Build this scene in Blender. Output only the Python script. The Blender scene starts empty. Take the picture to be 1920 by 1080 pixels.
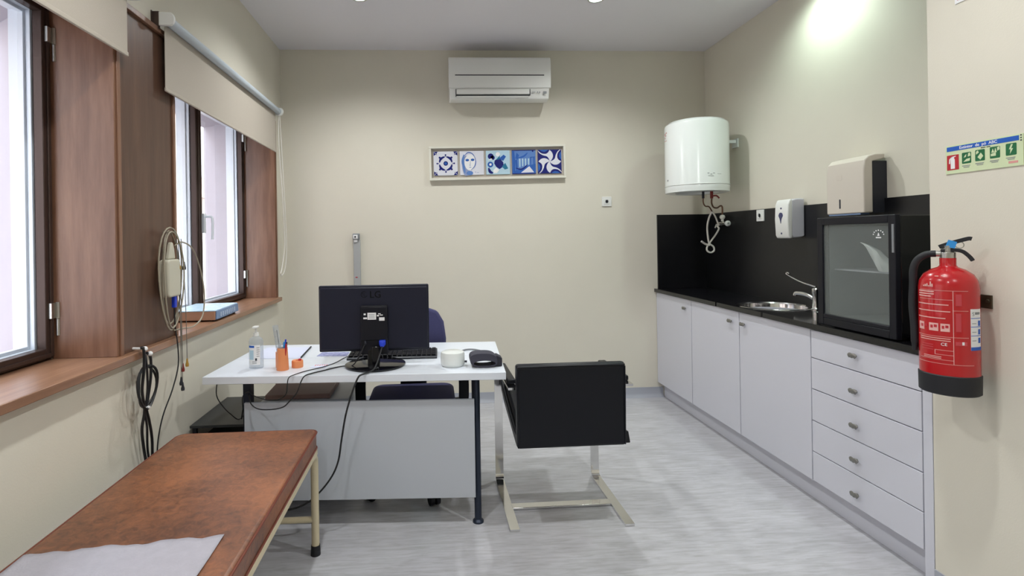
import bpy, bmesh, math, random
from mathutils import Vector, Matrix
random.seed(7)
SC = bpy.context.scene
COL = SC.collection
PI = math.pi

# ------------------------------------------------------------------ camera
CAM_H = 1.3417
cd = bpy.data.cameras.new('camera'); cam = bpy.data.objects.new('camera', cd); COL.objects.link(cam)
cd.sensor_width = 36.0; cd.sensor_fit = 'HORIZONTAL'
cd.lens = 996.58 / 1920 * 36
cd.shift_x = (960 - 865.88) / 1920
cd.shift_y = (447.18 - 540) / 1920
cd.clip_start = 0.05; cd.clip_end = 200
_yaw, _roll = 0.0549, 0.0156
cam.matrix_world = (Matrix.Translation((0, 0, CAM_H)) @ Matrix.Rotation(-_yaw, 4, 'Z')
                    @ Matrix.Rotation(PI / 2, 4, 'X') @ Matrix.Rotation(-_roll, 4, 'Z'))
SC.camera = cam

# ------------------------------------------------------------------ world + exposure
SC.view_settings.view_transform = 'Standard'
SC.view_settings.look = 'None'
SC.view_settings.gamma = 1.0
SC.view_settings.use_curve_mapping = False
SC.view_settings.exposure = 0.8
W = bpy.data.worlds.new('overcast_sky'); SC.world = W; W.use_nodes = True
wn = W.node_tree.nodes; wl = W.node_tree.links
bg = wn['Background']
tc = wn.new('ShaderNodeTexCoord'); sx = wn.new('ShaderNodeSeparateXYZ'); rp = wn.new('ShaderNodeValToRGB')
wl.new(tc.outputs['Generated'], sx.inputs[0]); wl.new(sx.outputs['Z'], rp.inputs[0])
rp.color_ramp.elements[0].position = 0.0; rp.color_ramp.elements[0].color = (0.80, 0.84, 0.92, 1)
rp.color_ramp.elements[1].position = 0.8; rp.color_ramp.elements[1].color = (0.90, 0.95, 1.0, 1)
wl.new(rp.outputs[0], bg.inputs['Color']); bg.inputs['Strength'].default_value = 4.6

DOWNLIGHT_W = 37.0     # watts of each ceiling spot
# ------------------------------------------------------------------ materials
def lin(c):
    if isinstance(c, str):
        c = tuple(int(c[i:i + 2], 16) / 255 for i in (0, 2, 4))
        return tuple((v / 12.92 if v <= .04045 else ((v + .055) / 1.055) ** 2.4) for v in c)
    return c
def mat(name, col, rough=.5, metal=0., spec=.5, noise=0., nscale=8., stretch=(1, 1, 1), bump=0., bscale=60.,
        alpha=1., trans=0., emit=0., coat=0., detail=4., col2=None, bstretch=None, ior=None):
    m = bpy.data.materials.new(name); m.use_nodes = True
    n = m.node_tree.nodes; l = m.node_tree.links; b = n['Principled BSDF']
    c = lin(col); b.inputs['Base Color'].default_value = (*c, 1)
    b.inputs['Roughness'].default_value = rough; b.inputs['Metallic'].default_value = metal
    b.inputs['Specular IOR Level'].default_value = spec
    if ior: b.inputs['IOR'].default_value = ior
    b.inputs['Alpha'].default_value = alpha; b.inputs['Transmission Weight'].default_value = trans
    b.inputs['Coat Weight'].default_value = coat
    if emit:
        b.inputs['Emission Color'].default_value = (*c, 1); b.inputs['Emission Strength'].default_value = emit
    g = None
    if noise or bump:
        g = n.new('ShaderNodeTexCoord')
    if noise:
        mp = n.new('ShaderNodeMapping'); mp.inputs['Scale'].default_value = stretch
        t = n.new('ShaderNodeTexNoise'); t.inputs['Scale'].default_value = nscale; t.inputs['Detail'].default_value = detail
        t.inputs['Roughness'].default_value = .6
        r = n.new('ShaderNodeValToRGB')
        c2 = lin(col2) if col2 else tuple(v * (1 - noise) for v in c)
        r.color_ramp.elements[0].position = .3; r.color_ramp.elements[0].color = (*c2, 1)
        r.color_ramp.elements[1].position = .7; r.color_ramp.elements[1].color = (*c, 1)
        l.new(g.outputs['Object'], mp.inputs[0]); l.new(mp.outputs[0], t.inputs['Vector'])
        l.new(t.outputs['Fac'], r.inputs[0]); l.new(r.outputs[0], b.inputs['Base Color'])
    if bump:
        mp = n.new('ShaderNodeMapping'); mp.inputs['Scale'].default_value = bstretch or (1, 1, 1)
        t = n.new('ShaderNodeTexNoise'); t.inputs['Scale'].default_value = bscale; t.inputs['Detail'].default_value = 3
        bp = n.new('ShaderNodeBump'); bp.inputs['Strength'].default_value = bump; bp.inputs['Distance'].default_value = .002
        l.new(g.outputs['Object'], mp.inputs[0]); l.new(mp.outputs[0], t.inputs['Vector'])
        l.new(t.outputs['Fac'], bp.inputs['Height']); l.new(bp.outputs[0], b.inputs['Normal'])
    return m
M = {}
M['paint'] = mat('cream_wall_paint', 'dbd6c8', .75, noise=.03, nscale=3, bump=.15, bscale=180)
M['ceil'] = mat('ceiling_paint', 'e2e0e5', .85)
M['ext'] = mat('white_outer_render', 'b9b4bc', .85, noise=.04, nscale=14)
M['cove'] = mat('grey_vinyl_skirting', 'a5a8b2', .5)
M['wood'] = mat('stained_wood', '8c6853', .34, col2='6c4936', noise=.3, nscale=5, stretch=(5, 5, .5), bump=.12, bscale=40, bstretch=(4, 4, .4), detail=6)
M['woodpanel'] = mat('stained_wood_shaded', '664a3b', .4, col2='4f372b', noise=.3, nscale=5, stretch=(5, 5, .4), bump=.1, bscale=40, bstretch=(4, 4, .4), detail=6)  # jamb wood again, shade of grazing light put into the colour
M['woodsill'] = mat('sill_wood', 'a07a60', .28, col2='825e48', noise=.3, nscale=6, stretch=(6, .4, 6), bump=.1, bscale=30, bstretch=(4, .4, 4), detail=6)
M['brown_alu'] = mat('brown_aluminium', '483934', .38, metal=.4)
M['alu'] = mat('light_aluminium', 'dfe6ee', .35, metal=.15)
M['steel'] = mat('brushed_steel', 'b9b9b4', .3, metal=1.)
M['chrome'] = mat('chrome', 'dcdcdc', .12, metal=1.)
M['blind'] = mat('blind_fabric', 'b9b0a4', .9, noise=.06, nscale=300, bump=.2, bscale=700)
M['white_plastic'] = mat('white_plastic', 'e4e5e2', .3)
M['cord'] = mat('white_cord', 'e2dfd8', .5)
M['desk'] = mat('white_laminate', 'dfe5ee', .32, noise=.03, nscale=6, stretch=(1, 9, 1))
M['deskpanel'] = mat('grey_laminate', 'b9bec6', .35)
M['dark_metal'] = mat('dark_blue_metal', '2b3342', .4, metal=.5)
M['black'] = mat('black_plastic', '0d0e18', .42, spec=.3)
M['black_gloss'] = mat('glossy_black', '0b0b10', .1)
M['black_leather'] = mat('black_leather', '090c14', .40, spec=.28, bump=.25, bscale=260)
M['navy'] = mat('navy_fabric', '42426a', .85, noise=.2, nscale=250, bump=.3, bscale=500)
M['granite'] = mat('black_granite', '0c0c0e', .12, noise=.5, nscale=240, col2='1c1c20')
M['granite_wall'] = mat('black_stone_panel', '0d0d11', .3, noise=.4, nscale=200, col2='17171b')
M['cab'] = mat('white_cabinet', 'cfd0da', .4)
M['cabgap'] = mat('cabinet_inside', '9a9aa2', .6)
M['pewter'] = mat('pewter', '8d8c88', .4, metal=.8)
M['enamel'] = mat('white_enamel', 'dfe3e1', .18)
M['red'] = mat('extinguisher_red', 'b3121a', .25, coat=.3)
M['rubber'] = mat('black_rubber', '15161c', .6)
M['cream_metal'] = mat('cream_metal', 'cfc3a4', .4)
M['vinyl'] = None
M['copper'] = mat('brown_copper', '7a5a48', .4, metal=.6)
M['darkred'] = mat('dark_red', '7a1c18', .4)
M['blue'] = mat('blue_plastic', '1a3cc8', .4)
M['tagblue'] = mat('tag_blue', '2f8fd6', .5)
M['orange'] = mat('orange_plastic', 'e58f5c', .45)
M['paper'] = mat('white_paper', 'd3d8ec', .8)
M['tissue'] = mat('crepe_tissue', 'aca9b2', .95, bump=.8, bscale=160, noise=.08, nscale=30)
M['label_w'] = mat('label_white', 'e9e9ea', .6)
M['ink'] = mat('dark_ink', '23252e', .6)
M['ink_grey'] = mat('grey_ink', '85888c', .6)
M['ink_pink'] = mat('pale_print', 'dc9a94', .5)
M['navyink'] = mat('cobalt_glaze', '18206e', .25)
M['blueink'] = mat('blue_glaze', '2f5fae', .25)
M['midblue'] = mat('mid_blue_glaze', '5d82c0', .25)
M['paleblue'] = mat('pale_blue_glaze', 'b4d0df', .25)
M['tealink'] = mat('teal_glaze', '2c7495', .25)
M['tile'] = mat('white_glaze', 'dcdde6', .2)
M['greyblue'] = mat('grey_blue_glaze', '8f9cc0', .25)
M['frame_w'] = mat('white_frame', 'dcdacd', .45)
M['backing'] = mat('beige_backing', 'b9b1a6', .8)
M['signbg'] = mat('photoluminescent_board', 'd0dcb4', .5)
M['signgreen'] = mat('sign_green', '17663c', .5)
M['signblue'] = mat('sign_blue', '1558b8', .5)
M['signred'] = mat('sign_red', 'b41e2c', .5)
M['dispenser'] = mat('warm_white_plastic', 'd2cabf', .35)
M['dispgrey'] = mat('cool_white_plastic', 'c9c9d2', .3)
M['stone'] = mat('street_stone', 'cbbcae', .9, noise=.35, nscale=2.5, col2='9c8a80')
M['asphalt'] = mat('asphalt', '6c6c70', .9)
M['pinkbrown'] = mat('brown_folder', 'b0918a', .5, noise=.2, nscale=6)
M['beige_plastic'] = mat('beige_plastic', 'c3bfae', .4)
M['cable'] = mat('grey_cable', '6f6a62', .5)
M['blackcable'] = mat('black_cable', '15161a', .45)
M['brass'] = mat('yellow_plug', 'b08a3c', .4, metal=.3)
M['skyblue'] = mat('light_blue_cover', '9fd0f0', .3, noise=.3, nscale=30, col2='e4f2fa')
M['bluegrey'] = mat('blue_grey_panel', '7088ac', .4)
M['tan'] = mat('tan_side', 'a88068', .5)
M['leaflet'] = mat('blue_leaflet', '6068a8', .5, noise=.5, nscale=45, col2='b8bcdc')
M['inner_grey'] = mat('grey_liner', '747a79', .5)

def glass(name, tint=(1, 1, 1), reflect=.08, rough=0., haze=0., hazecol=(.5, .5, .5)):
    m = bpy.data.materials.new(name); m.use_nodes = True
    n = m.node_tree.nodes; l = m.node_tree.links; n.clear()
    out = n.new('ShaderNodeOutputMaterial'); t = n.new('ShaderNodeBsdfTransparent'); g = n.new('ShaderNodeBsdfGlossy')
    fr = n.new('ShaderNodeFresnel'); fr.inputs[0].default_value = 1.45
    mx = n.new('ShaderNodeMixShader'); t.inputs[0].default_value = (*tint, 1); g.inputs['Roughness'].default_value = rough
    ge = n.new('ShaderNodeNewGeometry'); ib = n.new('ShaderNodeMath'); ib.operation = 'SUBTRACT'; ib.inputs[0].default_value = 1.0
    mu = n.new('ShaderNodeMath'); mu.operation = 'MULTIPLY'
    l.new(ge.outputs['Backfacing'], ib.inputs[1]); l.new(ib.outputs[0], mu.inputs[0]); l.new(fr.outputs[0], mu.inputs[1])
    l.new(mu.outputs[0], mx.inputs[0]); l.new(t.outputs[0], mx.inputs[1]); l.new(g.outputs[0], mx.inputs[2])
    last = mx
    if haze:
        d = n.new('ShaderNodeBsdfDiffuse'); d.inputs[0].default_value = (*hazecol, 1)
        m2 = n.new('ShaderNodeMixShader'); m2.inputs[0].default_value = haze
        l.new(mx.outputs[0], m2.inputs[1]); l.new(d.outputs[0], m2.inputs[2]); last = m2
    l.new(last.outputs[0], out.inputs[0])
    return m
M['glass'] = glass('window_glass', (.86, .87, .88))
M['tinted'] = glass('grey_door_glass', (.86, .88, .87), rough=.02, haze=.14, hazecol=(.50, .55, .54))
M['clear'] = glass('clear_plastic', (.85, .88, .9), rough=.1, haze=.25, hazecol=(.75, .78, .82))
M['lamp'] = mat('lamp_glow', (0.80, 1.0, 0.90), .5, emit=14)

def floor_mat():
    m = mat('grey_streaked_vinyl', 'b2b3b8', .38); n = m.node_tree.nodes; l = m.node_tree.links; b = n['Principled BSDF']
    g = n.new('ShaderNodeTexCoord')
    def layer(sc, st, det):
        mp = n.new('ShaderNodeMapping'); mp.inputs['Scale'].default_value = st
        t = n.new('ShaderNodeTexNoise'); t.inputs['Scale'].default_value = sc; t.inputs['Detail'].default_value = det
        t.inputs['Roughness'].default_value = .65; t.inputs['Distortion'].default_value = .6
        l.new(g.outputs['Object'], mp.inputs[0]); l.new(mp.outputs[0], t.inputs['Vector']); return t
    a = layer(7, (1.0, 8, 1), 9); c = layer(3, (1, 2, 1), 3)
    r = n.new('ShaderNodeValToRGB'); e = r.color_ramp.elements
    e[0].position = .32; e[0].color = (*lin('b0b0b3'), 1); e[1].position = .60; e[1].color = (*lin('c8c8ce'), 1)
    l.new(a.outputs['Fac'], r.inputs[0])
    r2 = n.new('ShaderNodeValToRGB'); r2.color_ramp.elements[0].color = (.86, .86, .86, 1); r2.color_ramp.elements[1].color = (1, 1, 1, 1)
    r2.color_ramp.elements[0].position = .35; r2.color_ramp.elements[1].position = .65
    l.new(c.outputs['Fac'], r2.inputs[0])
    mx = n.new('ShaderNodeMix'); mx.data_type = 'RGBA'; mx.blend_type = 'MULTIPLY'; mx.inputs[0].default_value = 1
    l.new(r.outputs[0], mx.inputs[6]); l.new(r2.outputs[0], mx.inputs[7]); l.new(mx.outputs[2], b.inputs['Base Color'])
    return m
M['floor'] = floor_mat()
def vinyl_mat():
    m = mat('brown_vinyl', '8a4a2a', .44, spec=1.0); n = m.node_tree.nodes; l = m.node_tree.links; b = n['Principled BSDF']
    g = n.new('ShaderNodeTexCoord')
    t = n.new('ShaderNodeTexNoise'); t.inputs['Scale'].default_value = 34; t.inputs['Detail'].default_value = 8; t.inputs['Roughness'].default_value = .7; t.inputs['Distortion'].default_value = .8
    t2 = n.new('ShaderNodeTexNoise'); t2.inputs['Scale'].default_value = 2.6; t2.inputs['Detail'].default_value = 3
    l.new(g.outputs['Object'], t.inputs['Vector']); l.new(g.outputs['Object'], t2.inputs['Vector'])
    add = n.new('ShaderNodeMath'); add.operation = 'ADD'; mul = n.new('ShaderNodeMath'); mul.operation = 'MULTIPLY'; mul.inputs[1].default_value = .5
    l.new(t.outputs['Fac'], add.inputs[0]); l.new(t2.outputs['Fac'], add.inputs[1]); l.new(add.outputs[0], mul.inputs[0])
    r = n.new('ShaderNodeValToRGB'); e = r.color_ramp.elements
    e[0].position = .38; e[0].color = (*lin('54301c'), 1); e[1].position = .62; e[1].color = (*lin('985e3a'), 1)
    l.new(mul.outputs[0], r.inputs[0]); l.new(r.outputs[0], b.inputs['Base Color'])
    bp = n.new('ShaderNodeBump'); bp.inputs['Strength'].default_value = .25; bp.inputs['Distance'].default_value = .001
    t3 = n.new('ShaderNodeTexNoise'); t3.inputs['Scale'].default_value = 150; l.new(g.outputs['Object'], t3.inputs['Vector'])
    l.new(t3.outputs['Fac'], bp.inputs['Height']); l.new(bp.outputs[0], b.inputs['Normal'])
    return m
M['vinyl'] = vinyl_mat()

# ------------------------------------------------------------------ mesh helpers
def catmull(pts, k=6, closed=False):
    P = [Vector(p) for p in pts]; n = len(P); out = []
    rng = range(n) if closed else range(n - 1)
    for i in rng:
        if closed: a, b, c, d = P[(i - 1) % n], P[i], P[(i + 1) % n], P[(i + 2) % n]
        else: a, b, c, d = P[max(i - 1, 0)], P[i], P[i + 1], P[min(i + 2, n - 1)]
        for j in range(k):
            t = j / k
            out.append(.5 * ((2 * b) + (c - a) * t + (2 * a - 5 * b + 4 * c - d) * t * t + (3 * b - a - 3 * c + d) * t ** 3))
    if not closed: out.append(P[-1])
    return out
class MB:
    def __init__(s): s.v = []; s.f = []; s.mi = []
    def add(s, vs, fs, m=0):
        o = len(s.v); s.v += [tuple(v) for v in vs]
        for f in fs: s.f.append(tuple(i + o for i in f)); s.mi.append(m)
        return s
    def box(s, x0, x1, y0, y1, z0, z1, m=0):
        x0, x1 = min(x0, x1), max(x0, x1); y0, y1 = min(y0, y1), max(y0, y1); z0, z1 = min(z0, z1), max(z0, z1)
        return s.add([(x0, y0, z0), (x1, y0, z0), (x1, y1, z0), (x0, y1, z0), (x0, y0, z1), (x1, y0, z1), (x1, y1, z1), (x0, y1, z1)],
                     [(0, 3, 2, 1), (4, 5, 6, 7), (0, 1, 5, 4), (1, 2, 6, 5), (2, 3, 7, 6), (3, 0, 4, 7)], m)
    def sweep(s, path, prof, m=0, closed=False, up=None, caps=True):
        # prof: list of (a, b) in the frame (side, up) ; parallel transport unless 'up' is given
        P = [Vector(p) for p in path]; n = len(P); k = len(prof); vs = []; fs = []; N = None
        for i in range(n):
            if closed: t = P[(i + 1) % n] - P[(i - 1) % n]
            else: t = P[min(i + 1, n - 1)] - P[max(i - 1, 0)]
            t.normalize()
            if up is not None:
                S = t.cross(Vector(up)).normalized(); U = S.cross(t).normalized()
            else:
                if N is None:
                    a = Vector((0, 0, 1)) if abs(t.z) < .9 else Vector((1, 0, 0))
                    N = t.cross(a).normalized()
                else:
                    N = (N - t * N.dot(t)).normalized()
                S = N; U = S.cross(t).normalized()
            for a, b in prof: vs.append(P[i] + S * a + U * b)
        for i in range(n if closed else n - 1):
            for j in range(k):
                a = i * k + j; b = i * k + (j + 1) % k; c = ((i + 1) % n) * k + (j + 1) % k; d = ((i + 1) % n) * k + j
                fs.append((a, b, c, d))
        if caps and not closed:
            fs.append(tuple(range(k))[::-1]); fs.append(tuple(range((n - 1) * k, n * k)))
        return s.add(vs, fs, m)
    def tube(s, path, r, n=8, m=0, closed=False, k=0):
        if k: path = catmull(path, k, closed)
        return s.sweep(path, [(r * math.cos(2 * PI * j / n), r * math.sin(2 * PI * j / n)) for j in range(n)], m, closed)
    def cyl(s, p0, p1, r0, r1=None, n=24, m=0):
        r1 = r0 if r1 is None else r1
        p0 = Vector(p0); p1 = Vector(p1); t = (p1 - p0).normalized()
        a = Vector((0, 0, 1)) if abs(t.z) < .9 else Vector((1, 0, 0))
        S = t.cross(a).normalized(); U = S.cross(t)
        vs = []
        for p, r in ((p0, r0), (p1, r1)):
            for j in range(n): vs.append(p + (S * math.cos(2 * PI * j / n) + U * math.sin(2 * PI * j / n)) * r)
        fs = [(j, (j + 1) % n, n + (j + 1) % n, n + j) for j in range(n)] + [tuple(range(n))[::-1], tuple(range(n, 2 * n))]
        return s.add(vs, fs, m)
    def lathe(s, prof, c=(0, 0, 0), n=40, m=0, sx=1., sy=1., axis='z'):
        vs = []; fs = []
        for r, z in prof:
            for j in range(n):
                a = 2 * PI * j / n; x, y = r * math.cos(a) * sx, r * math.sin(a) * sy
                if axis == 'z': vs.append((c[0] + x, c[1] + y, c[2] + z))
                elif axis == 'x': vs.append((c[0] + z, c[1] + x, c[2] + y))
                else: vs.append((c[0] + x, c[1] + z, c[2] + y))
        for i in range(len(prof) - 1):
            for j in range(n): fs.append((i * n + j, i * n + (j + 1) % n, (i + 1) * n + (j + 1) % n, (i + 1) * n + j))
        if prof[0][0] > 1e-6: fs.append(tuple(range(n))[::-1])
        if prof[-1][0] > 1e-6: fs.append(tuple(range((len(prof) - 1) * n, len(prof) * n)))
        return s.add(vs, fs, m)
    def prism(s, poly, a0, a1, axis='z', m=0):
        n = len(poly); vs = []
        for a in (a0, a1):
            for p, q in poly:
                vs.append({'z': (p, q, a), 'y': (p, a, q), 'x': (a, p, q)}[axis])
        fs = [tuple(range(n)), tuple(range(n, 2 * n))] + [(j, (j + 1) % n, n + (j + 1) % n, n + j) for j in range(n)]
        return s.add(vs, fs, m)
    def sphere(s, c, r, n=16, m=0):
        if not hasattr(r, '__len__'): r = (r, r, r)
        prof = [(max(math.sin(PI * i / 10), 1e-5) if 0 < i < 10 else 0., -math.cos(PI * i / 10)) for i in range(11)]
        vs = []; fs = []
        for q, z in prof:
            for j in range(n):
                a = 2 * PI * j / n; vs.append((c[0] + q * math.cos(a) * r[0], c[1] + q * math.sin(a) * r[1], c[2] + z * r[2]))
        for i in range(10):
            for j in range(n): fs.append((i * n + j, i * n + (j + 1) % n, (i + 1) * n + (j + 1) % n, (i + 1) * n + j))
        return s.add(vs, fs, m)
    def text(s, body, size, origin, xdir, ydir, m=0, depth=.0006, align='LEFT', bold=0.):
        c = bpy.data.curves.new('t', 'FONT'); c.body = body; c.size = size; c.extrude = depth; c.align_x = align; c.offset = bold
        c.resolution_u = 3
        o = bpy.data.objects.new('t', c); COL.objects.link(o)
        bpy.context.view_layer.update()
        me = o.evaluated_get(bpy.context.evaluated_depsgraph_get()).to_mesh()
        X = Vector(xdir).normalized(); Y = Vector(ydir).normalized(); Z = X.cross(Y); O = Vector(origin)
        vs = [O + X * v.co.x + Y * v.co.y + Z * v.co.z for v in me.vertices]
        s.add(vs, [tuple(p.vertices) for p in me.polygons], m)
        o.to_mesh_clear(); bpy.data.objects.remove(o); bpy.data.curves.remove(c)
        return s
    def xf(s, M4):
        s.v = [tuple(M4 @ Vector(v)) for v in s.v]; return s

def root_loc(o):
    v = Vector((0, 0, 0))
    while o is not None: v = v + o.location; o = o.parent
    return v
def obj(name, mb, mats, parent=None, bevel=0., seg=2, smooth=35, world=True, sub=0, loc=None):
    if not isinstance(mats, (list, tuple)): mats = [mats]
    me = bpy.data.meshes.new(name)
    off = Vector((0, 0, 0))
    if world and parent is not None: off = root_loc(parent)
    if loc is not None: off = Vector(loc)
    me.from_pydata([tuple(Vector(v) - off) for v in mb.v], [], mb.f)
    for q in mats: me.materials.append(M[q] if isinstance(q, str) else q)
    if any(mb.mi): me.polygons.foreach_set('material_index', mb.mi)
    b = bmesh.new(); b.from_mesh(me); bmesh.ops.recalc_face_normals(b, faces=b.faces); b.to_mesh(me); b.free()
    if smooth:
        me.shade_smooth(); me.set_sharp_from_angle(angle=math.radians(smooth))
    o = bpy.data.objects.new(name, me); COL.objects.link(o)
    if parent is not None: o.parent = parent
    if loc is not None: o.location = loc
    if bevel:
        md = o.modifiers.new('bevel', 'BEVEL'); md.width = bevel; md.segments = seg; md.limit_method = 'ANGLE'; md.angle_limit = math.radians(40)
        md.harden_normals = False
    if sub:
        md = o.modifiers.new('sub', 'SUBSURF'); md.levels = sub; md.render_levels = sub
    return o
def tag(o, label, cat=None, group=None, kind=None):
    o['label'] = label
    if cat: o['category'] = cat
    if group: o['group'] = group
    if kind: o['kind'] = kind
    return o
def thing(name, label, cat, loc=(0, 0, 0), rotz=0., group=None, kind=None):
    o = bpy.data.objects.new(name, None); COL.objects.link(o); o.empty_display_size = .1
    o.location = loc; o.rotation_euler = (0, 0, rotz)
    return tag(o, label, cat, group, kind)
def struct(name, mb, mats, label, **k):
    return tag(obj(name, mb, mats, **k), label, kind='structure')
def copy_tree(o, parent=None):
    c = o.copy(); COL.objects.link(c)
    if parent is not None: c.parent = parent
    for ch in [x for x in bpy.data.objects if x.parent == o]: copy_tree(ch, c)
    return c
def rrect(x0, x1, y0, y1, r, n=5):
    out = []
    for cx, cy, a0 in ((x1 - r, y1 - r, 0), (x0 + r, y1 - r, PI / 2), (x0 + r, y0 + r, PI), (x1 - r, y0 + r, 1.5 * PI)):
        for i in range(n + 1):
            a = a0 + PI / 2 * i / n; out.append((cx + r * math.cos(a), cy + r * math.sin(a)))
    return out

# ------------------------------------------------------------------ room shell
D = 4.3376; WL = -1.203; WR = 2.300; WR2 = 1.855; YB = -1.9; HC = 2.8794; YS = 1.885
struct('floor', MB().box(-1.9, 2.6, YB - .15, D + .15, -.12, 0), 'floor', 'pale grey streaked vinyl floor', smooth=0)
struct('ceiling', MB().box(-1.9, 2.6, YB - .15, D + .15, HC, HC + .12), 'ceil', 'plain white ceiling with recessed spots', smooth=0)
struct('wall_back', MB().box(-1.76, 2.45, D, D + .15, 0, HC), 'paint', 'cream back wall', smooth=0)
struct('wall_front', MB().box(-1.76, 2.45, YB - .15, YB, 0, HC), 'paint', 'cream wall behind the viewer', smooth=0)
struct('wall_right', MB().box(WR, WR + .15, YS, D, 0, HC).box(WR2, WR + .15, YB, YS, 0, HC), 'paint', 'cream right wall with a recess for the kitchen unit', smooth=0)
Z0, Z1 = .88, 2.262
W1 = (.45, 2.083); W2 = (2.54, 4.125)
wl_ = MB()
wl_.box(-1.5, WL, YB, D, 0, Z0).box(-1.5, WL, YB, D, Z1, HC)
wl_.box(-1.5, WL, YB, W1[0], Z0, Z1).box(-1.5, WL, W1[1], W2[0], Z0, Z1).box(-1.5, WL, W2[1], D, Z0, Z1)
struct('wall_left', wl_, 'paint', 'cream window wall', smooth=0)
wo = MB()
wo.box(-1.78, -1.5, YB, D, 0, Z0 + .02).box(-1.78, -1.5, YB, D, Z1 - .02, HC)
wo.prism([(-1.5, YB), (-1.78, YB), (-1.78, .30), (-1.5, .45)], Z0 + .02, Z1 - .02)
wo.prism([(-1.5, 2.08), (-1.5, 2.54), (-1.78, 2.44), (-1.78, 2.28)], Z0 + .02, Z1 - .02)
wo.prism([(-1.5, 4.125), (-1.5, D), (-1.78, D), (-1.78, 4.27), (-1.66, 4.20), (-1.66, 4.18)], Z0 + .02, Z1 - .02)
struct('wall_outer', wo, 'ext', 'white rendered outer reveal of the windows', smooth=0)

# coved skirting
def cove(name, p0, p1, nrm, label):
    p0 = Vector(p0); p1 = Vector(p1); n = Vector(nrm); mb = MB()
    prof = [(0, 0), (0, .08), (.004, .08), (.006, .03), (.012, .014), (.028, .003), (.03, 0)]
    vs = [p + n * a + Vector((0, 0, b)) for p in (p0, p1) for a, b in prof]; k = len(prof)
    mb.add(vs, [tuple(range(k))[::-1], tuple(range(k, 2 * k))] + [(j, (j + 1) % k, k + (j + 1) % k, k + j) for j in range(k)])
    return struct(name, mb, 'cove', label)
cove('baseboard_back', (WL, D, 0), (1.9, D, 0), (0, -1, 0), 'grey coved skirting along the back wall')
cove('baseboard_left', (WL, YB, 0), (WL, D, 0), (1, 0, 0), 'grey coved skirting under the windows')
cove('baseboard_right', (WR2, YB, 0), (WR2, YS, 0), (-1, 0, 0), 'grey coved skirting below the fire extinguisher')

# wooden linings
def lining(name, y, s, label):
    struct(name, MB().box(-1.425, WL + .012, y, y + s * .012, .915, Z1), 'wood', label, bevel=.002)
lining('trim_1', W1[1], -1, 'reddish brown wood jamb beside the nearer window')
lining('trim_2', W2[1], -1, 'reddish brown wood jamb next to the back wall')
lining('trim_3', W2[0], 1, 'reddish brown wood jamb on near side of the far window')
lining('trim_4', W1[0], 1, 'wood jamb on the camera side of the near window')
struct('trim_5', MB().box(-1.425, WL + .012, W1[0] + .012, W1[1] - .012, Z1 - .012, Z1).box(-1.425, WL + .012, W2[0] + .012, W2[1] - .012, Z1 - .012, Z1), 'wood', 'wood heads over both windows')
pn = MB().box(WL, WL + .010, W1[1] + .022, W2[0] - .02, .915, 2.262, 0)
pn.box(WL, WL + .018, W1[1] - .0, W1[1] + .022, .915, 2.262, 1).box(WL, WL + .018, W2[0] - .022, W2[0], .915, 2.262, 1)
pn.box(WL, WL + .026, W1[1], W2[0], 2.262, 2.285, 1)
struct('trim_6', pn, ['woodpanel', 'wood'], 'stained wood panel between the two windows, its shade painted in', bevel=.002)
struct('trim_7', MB().box(WL, WL + .018, W2[1], W2[1] + .018, .915, 2.262), 'wood', 'thin wood edging at far side of far window')
struct('trim_8', MB().box(-1.44, WL + .042, W1[0] - .05, W2[1] + .03, .885, .915), 'woodsill', 'long varnished wood window sill', bevel=.003)

# windows: brown aluminium frames, light outer frames, panes, hinges
def ring(mb, x0, x1, y0, y1, z0, z1, w, m=0):
    mb.box(x0, x1, y0, y0 + w, z0, z1, m).box(x0, x1, y1 - w, y1, z0, z1, m)
    mb.box(x0, x1, y0 + w, y1 - w, z0, z0 + w, m).box(x0, x1, y0 + w, y1 - w, z1 - w, z1, m)
def window(name, label, y0, y1, splits, hinge_ys, handle_y):
    r = thing(name, label, None, (-1.46, (y0 + y1) / 2, .915), kind='structure')
    fr = MB(); ring(fr, -1.50, -1.44, y0, y1, .905, 2.262, .03)
    obj('window_frame', fr, 'brown_alu', r, bevel=.003)
    ed = [y0 + .014] + splits + [y1 - .014]
    for a, b in zip(ed[:-1], ed[1:]):
        sh = MB(); ring(sh, -1.455, -1.42, a, b, .922, 2.24, .038); ring(sh, -1.428, -1.414, a + .005, b - .005, .927, 2.235, .016)
        so = obj('sash', sh, 'brown_alu', r, bevel=.003)
        li = MB(); ring(li, -1.535, -1.457, a - .002, b + .002, .915, 2.25, .046); ring(li, -1.497, -1.475, a, b, .92, 2.245, .053)
        tag(obj('outer_frame', li, 'alu', so, bevel=.002), 'light aluminium outer frame')
        obj('pane', MB().box(-1.449, -1.445, a + .03, b - .03, .955, 2.21), 'glass', so, smooth=0)
    for hy, sg in hinge_ys:
        for hz in (1.065, 2.09):
            h = MB().cyl((-1.405, hy, hz - .062), (-1.405, hy, hz + .0), .007, n=12).cyl((-1.405, hy, hz + .002), (-1.405, hy, hz + .062), .008, n=12)
            h.box(-1.42, -1.408, hy - sg * .004, hy - sg * .030, hz + .004, hz + .06)
            tag(obj('hinge', h, 'steel', r), 'grey steel hinge')
    if handle_y:
        h = MB().box(-1.415, -1.400, handle_y - .014, handle_y + .014, 1.40, 1.52)
        h.tube([(-1.40, handle_y, 1.50), (-1.365, handle_y, 1.50), (-1.355, handle_y, 1.48), (-1.355, handle_y, 1.40), (-1.358, handle_y, 1.36)], .008, k=4)
        tag(obj('handle', h, 'alu', r), 'light grey lever handle')
    return r
window('window_1', 'near window with brown aluminium frame', W1[0], W1[1], [1.25], [(2.072, 1)], None)
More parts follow.
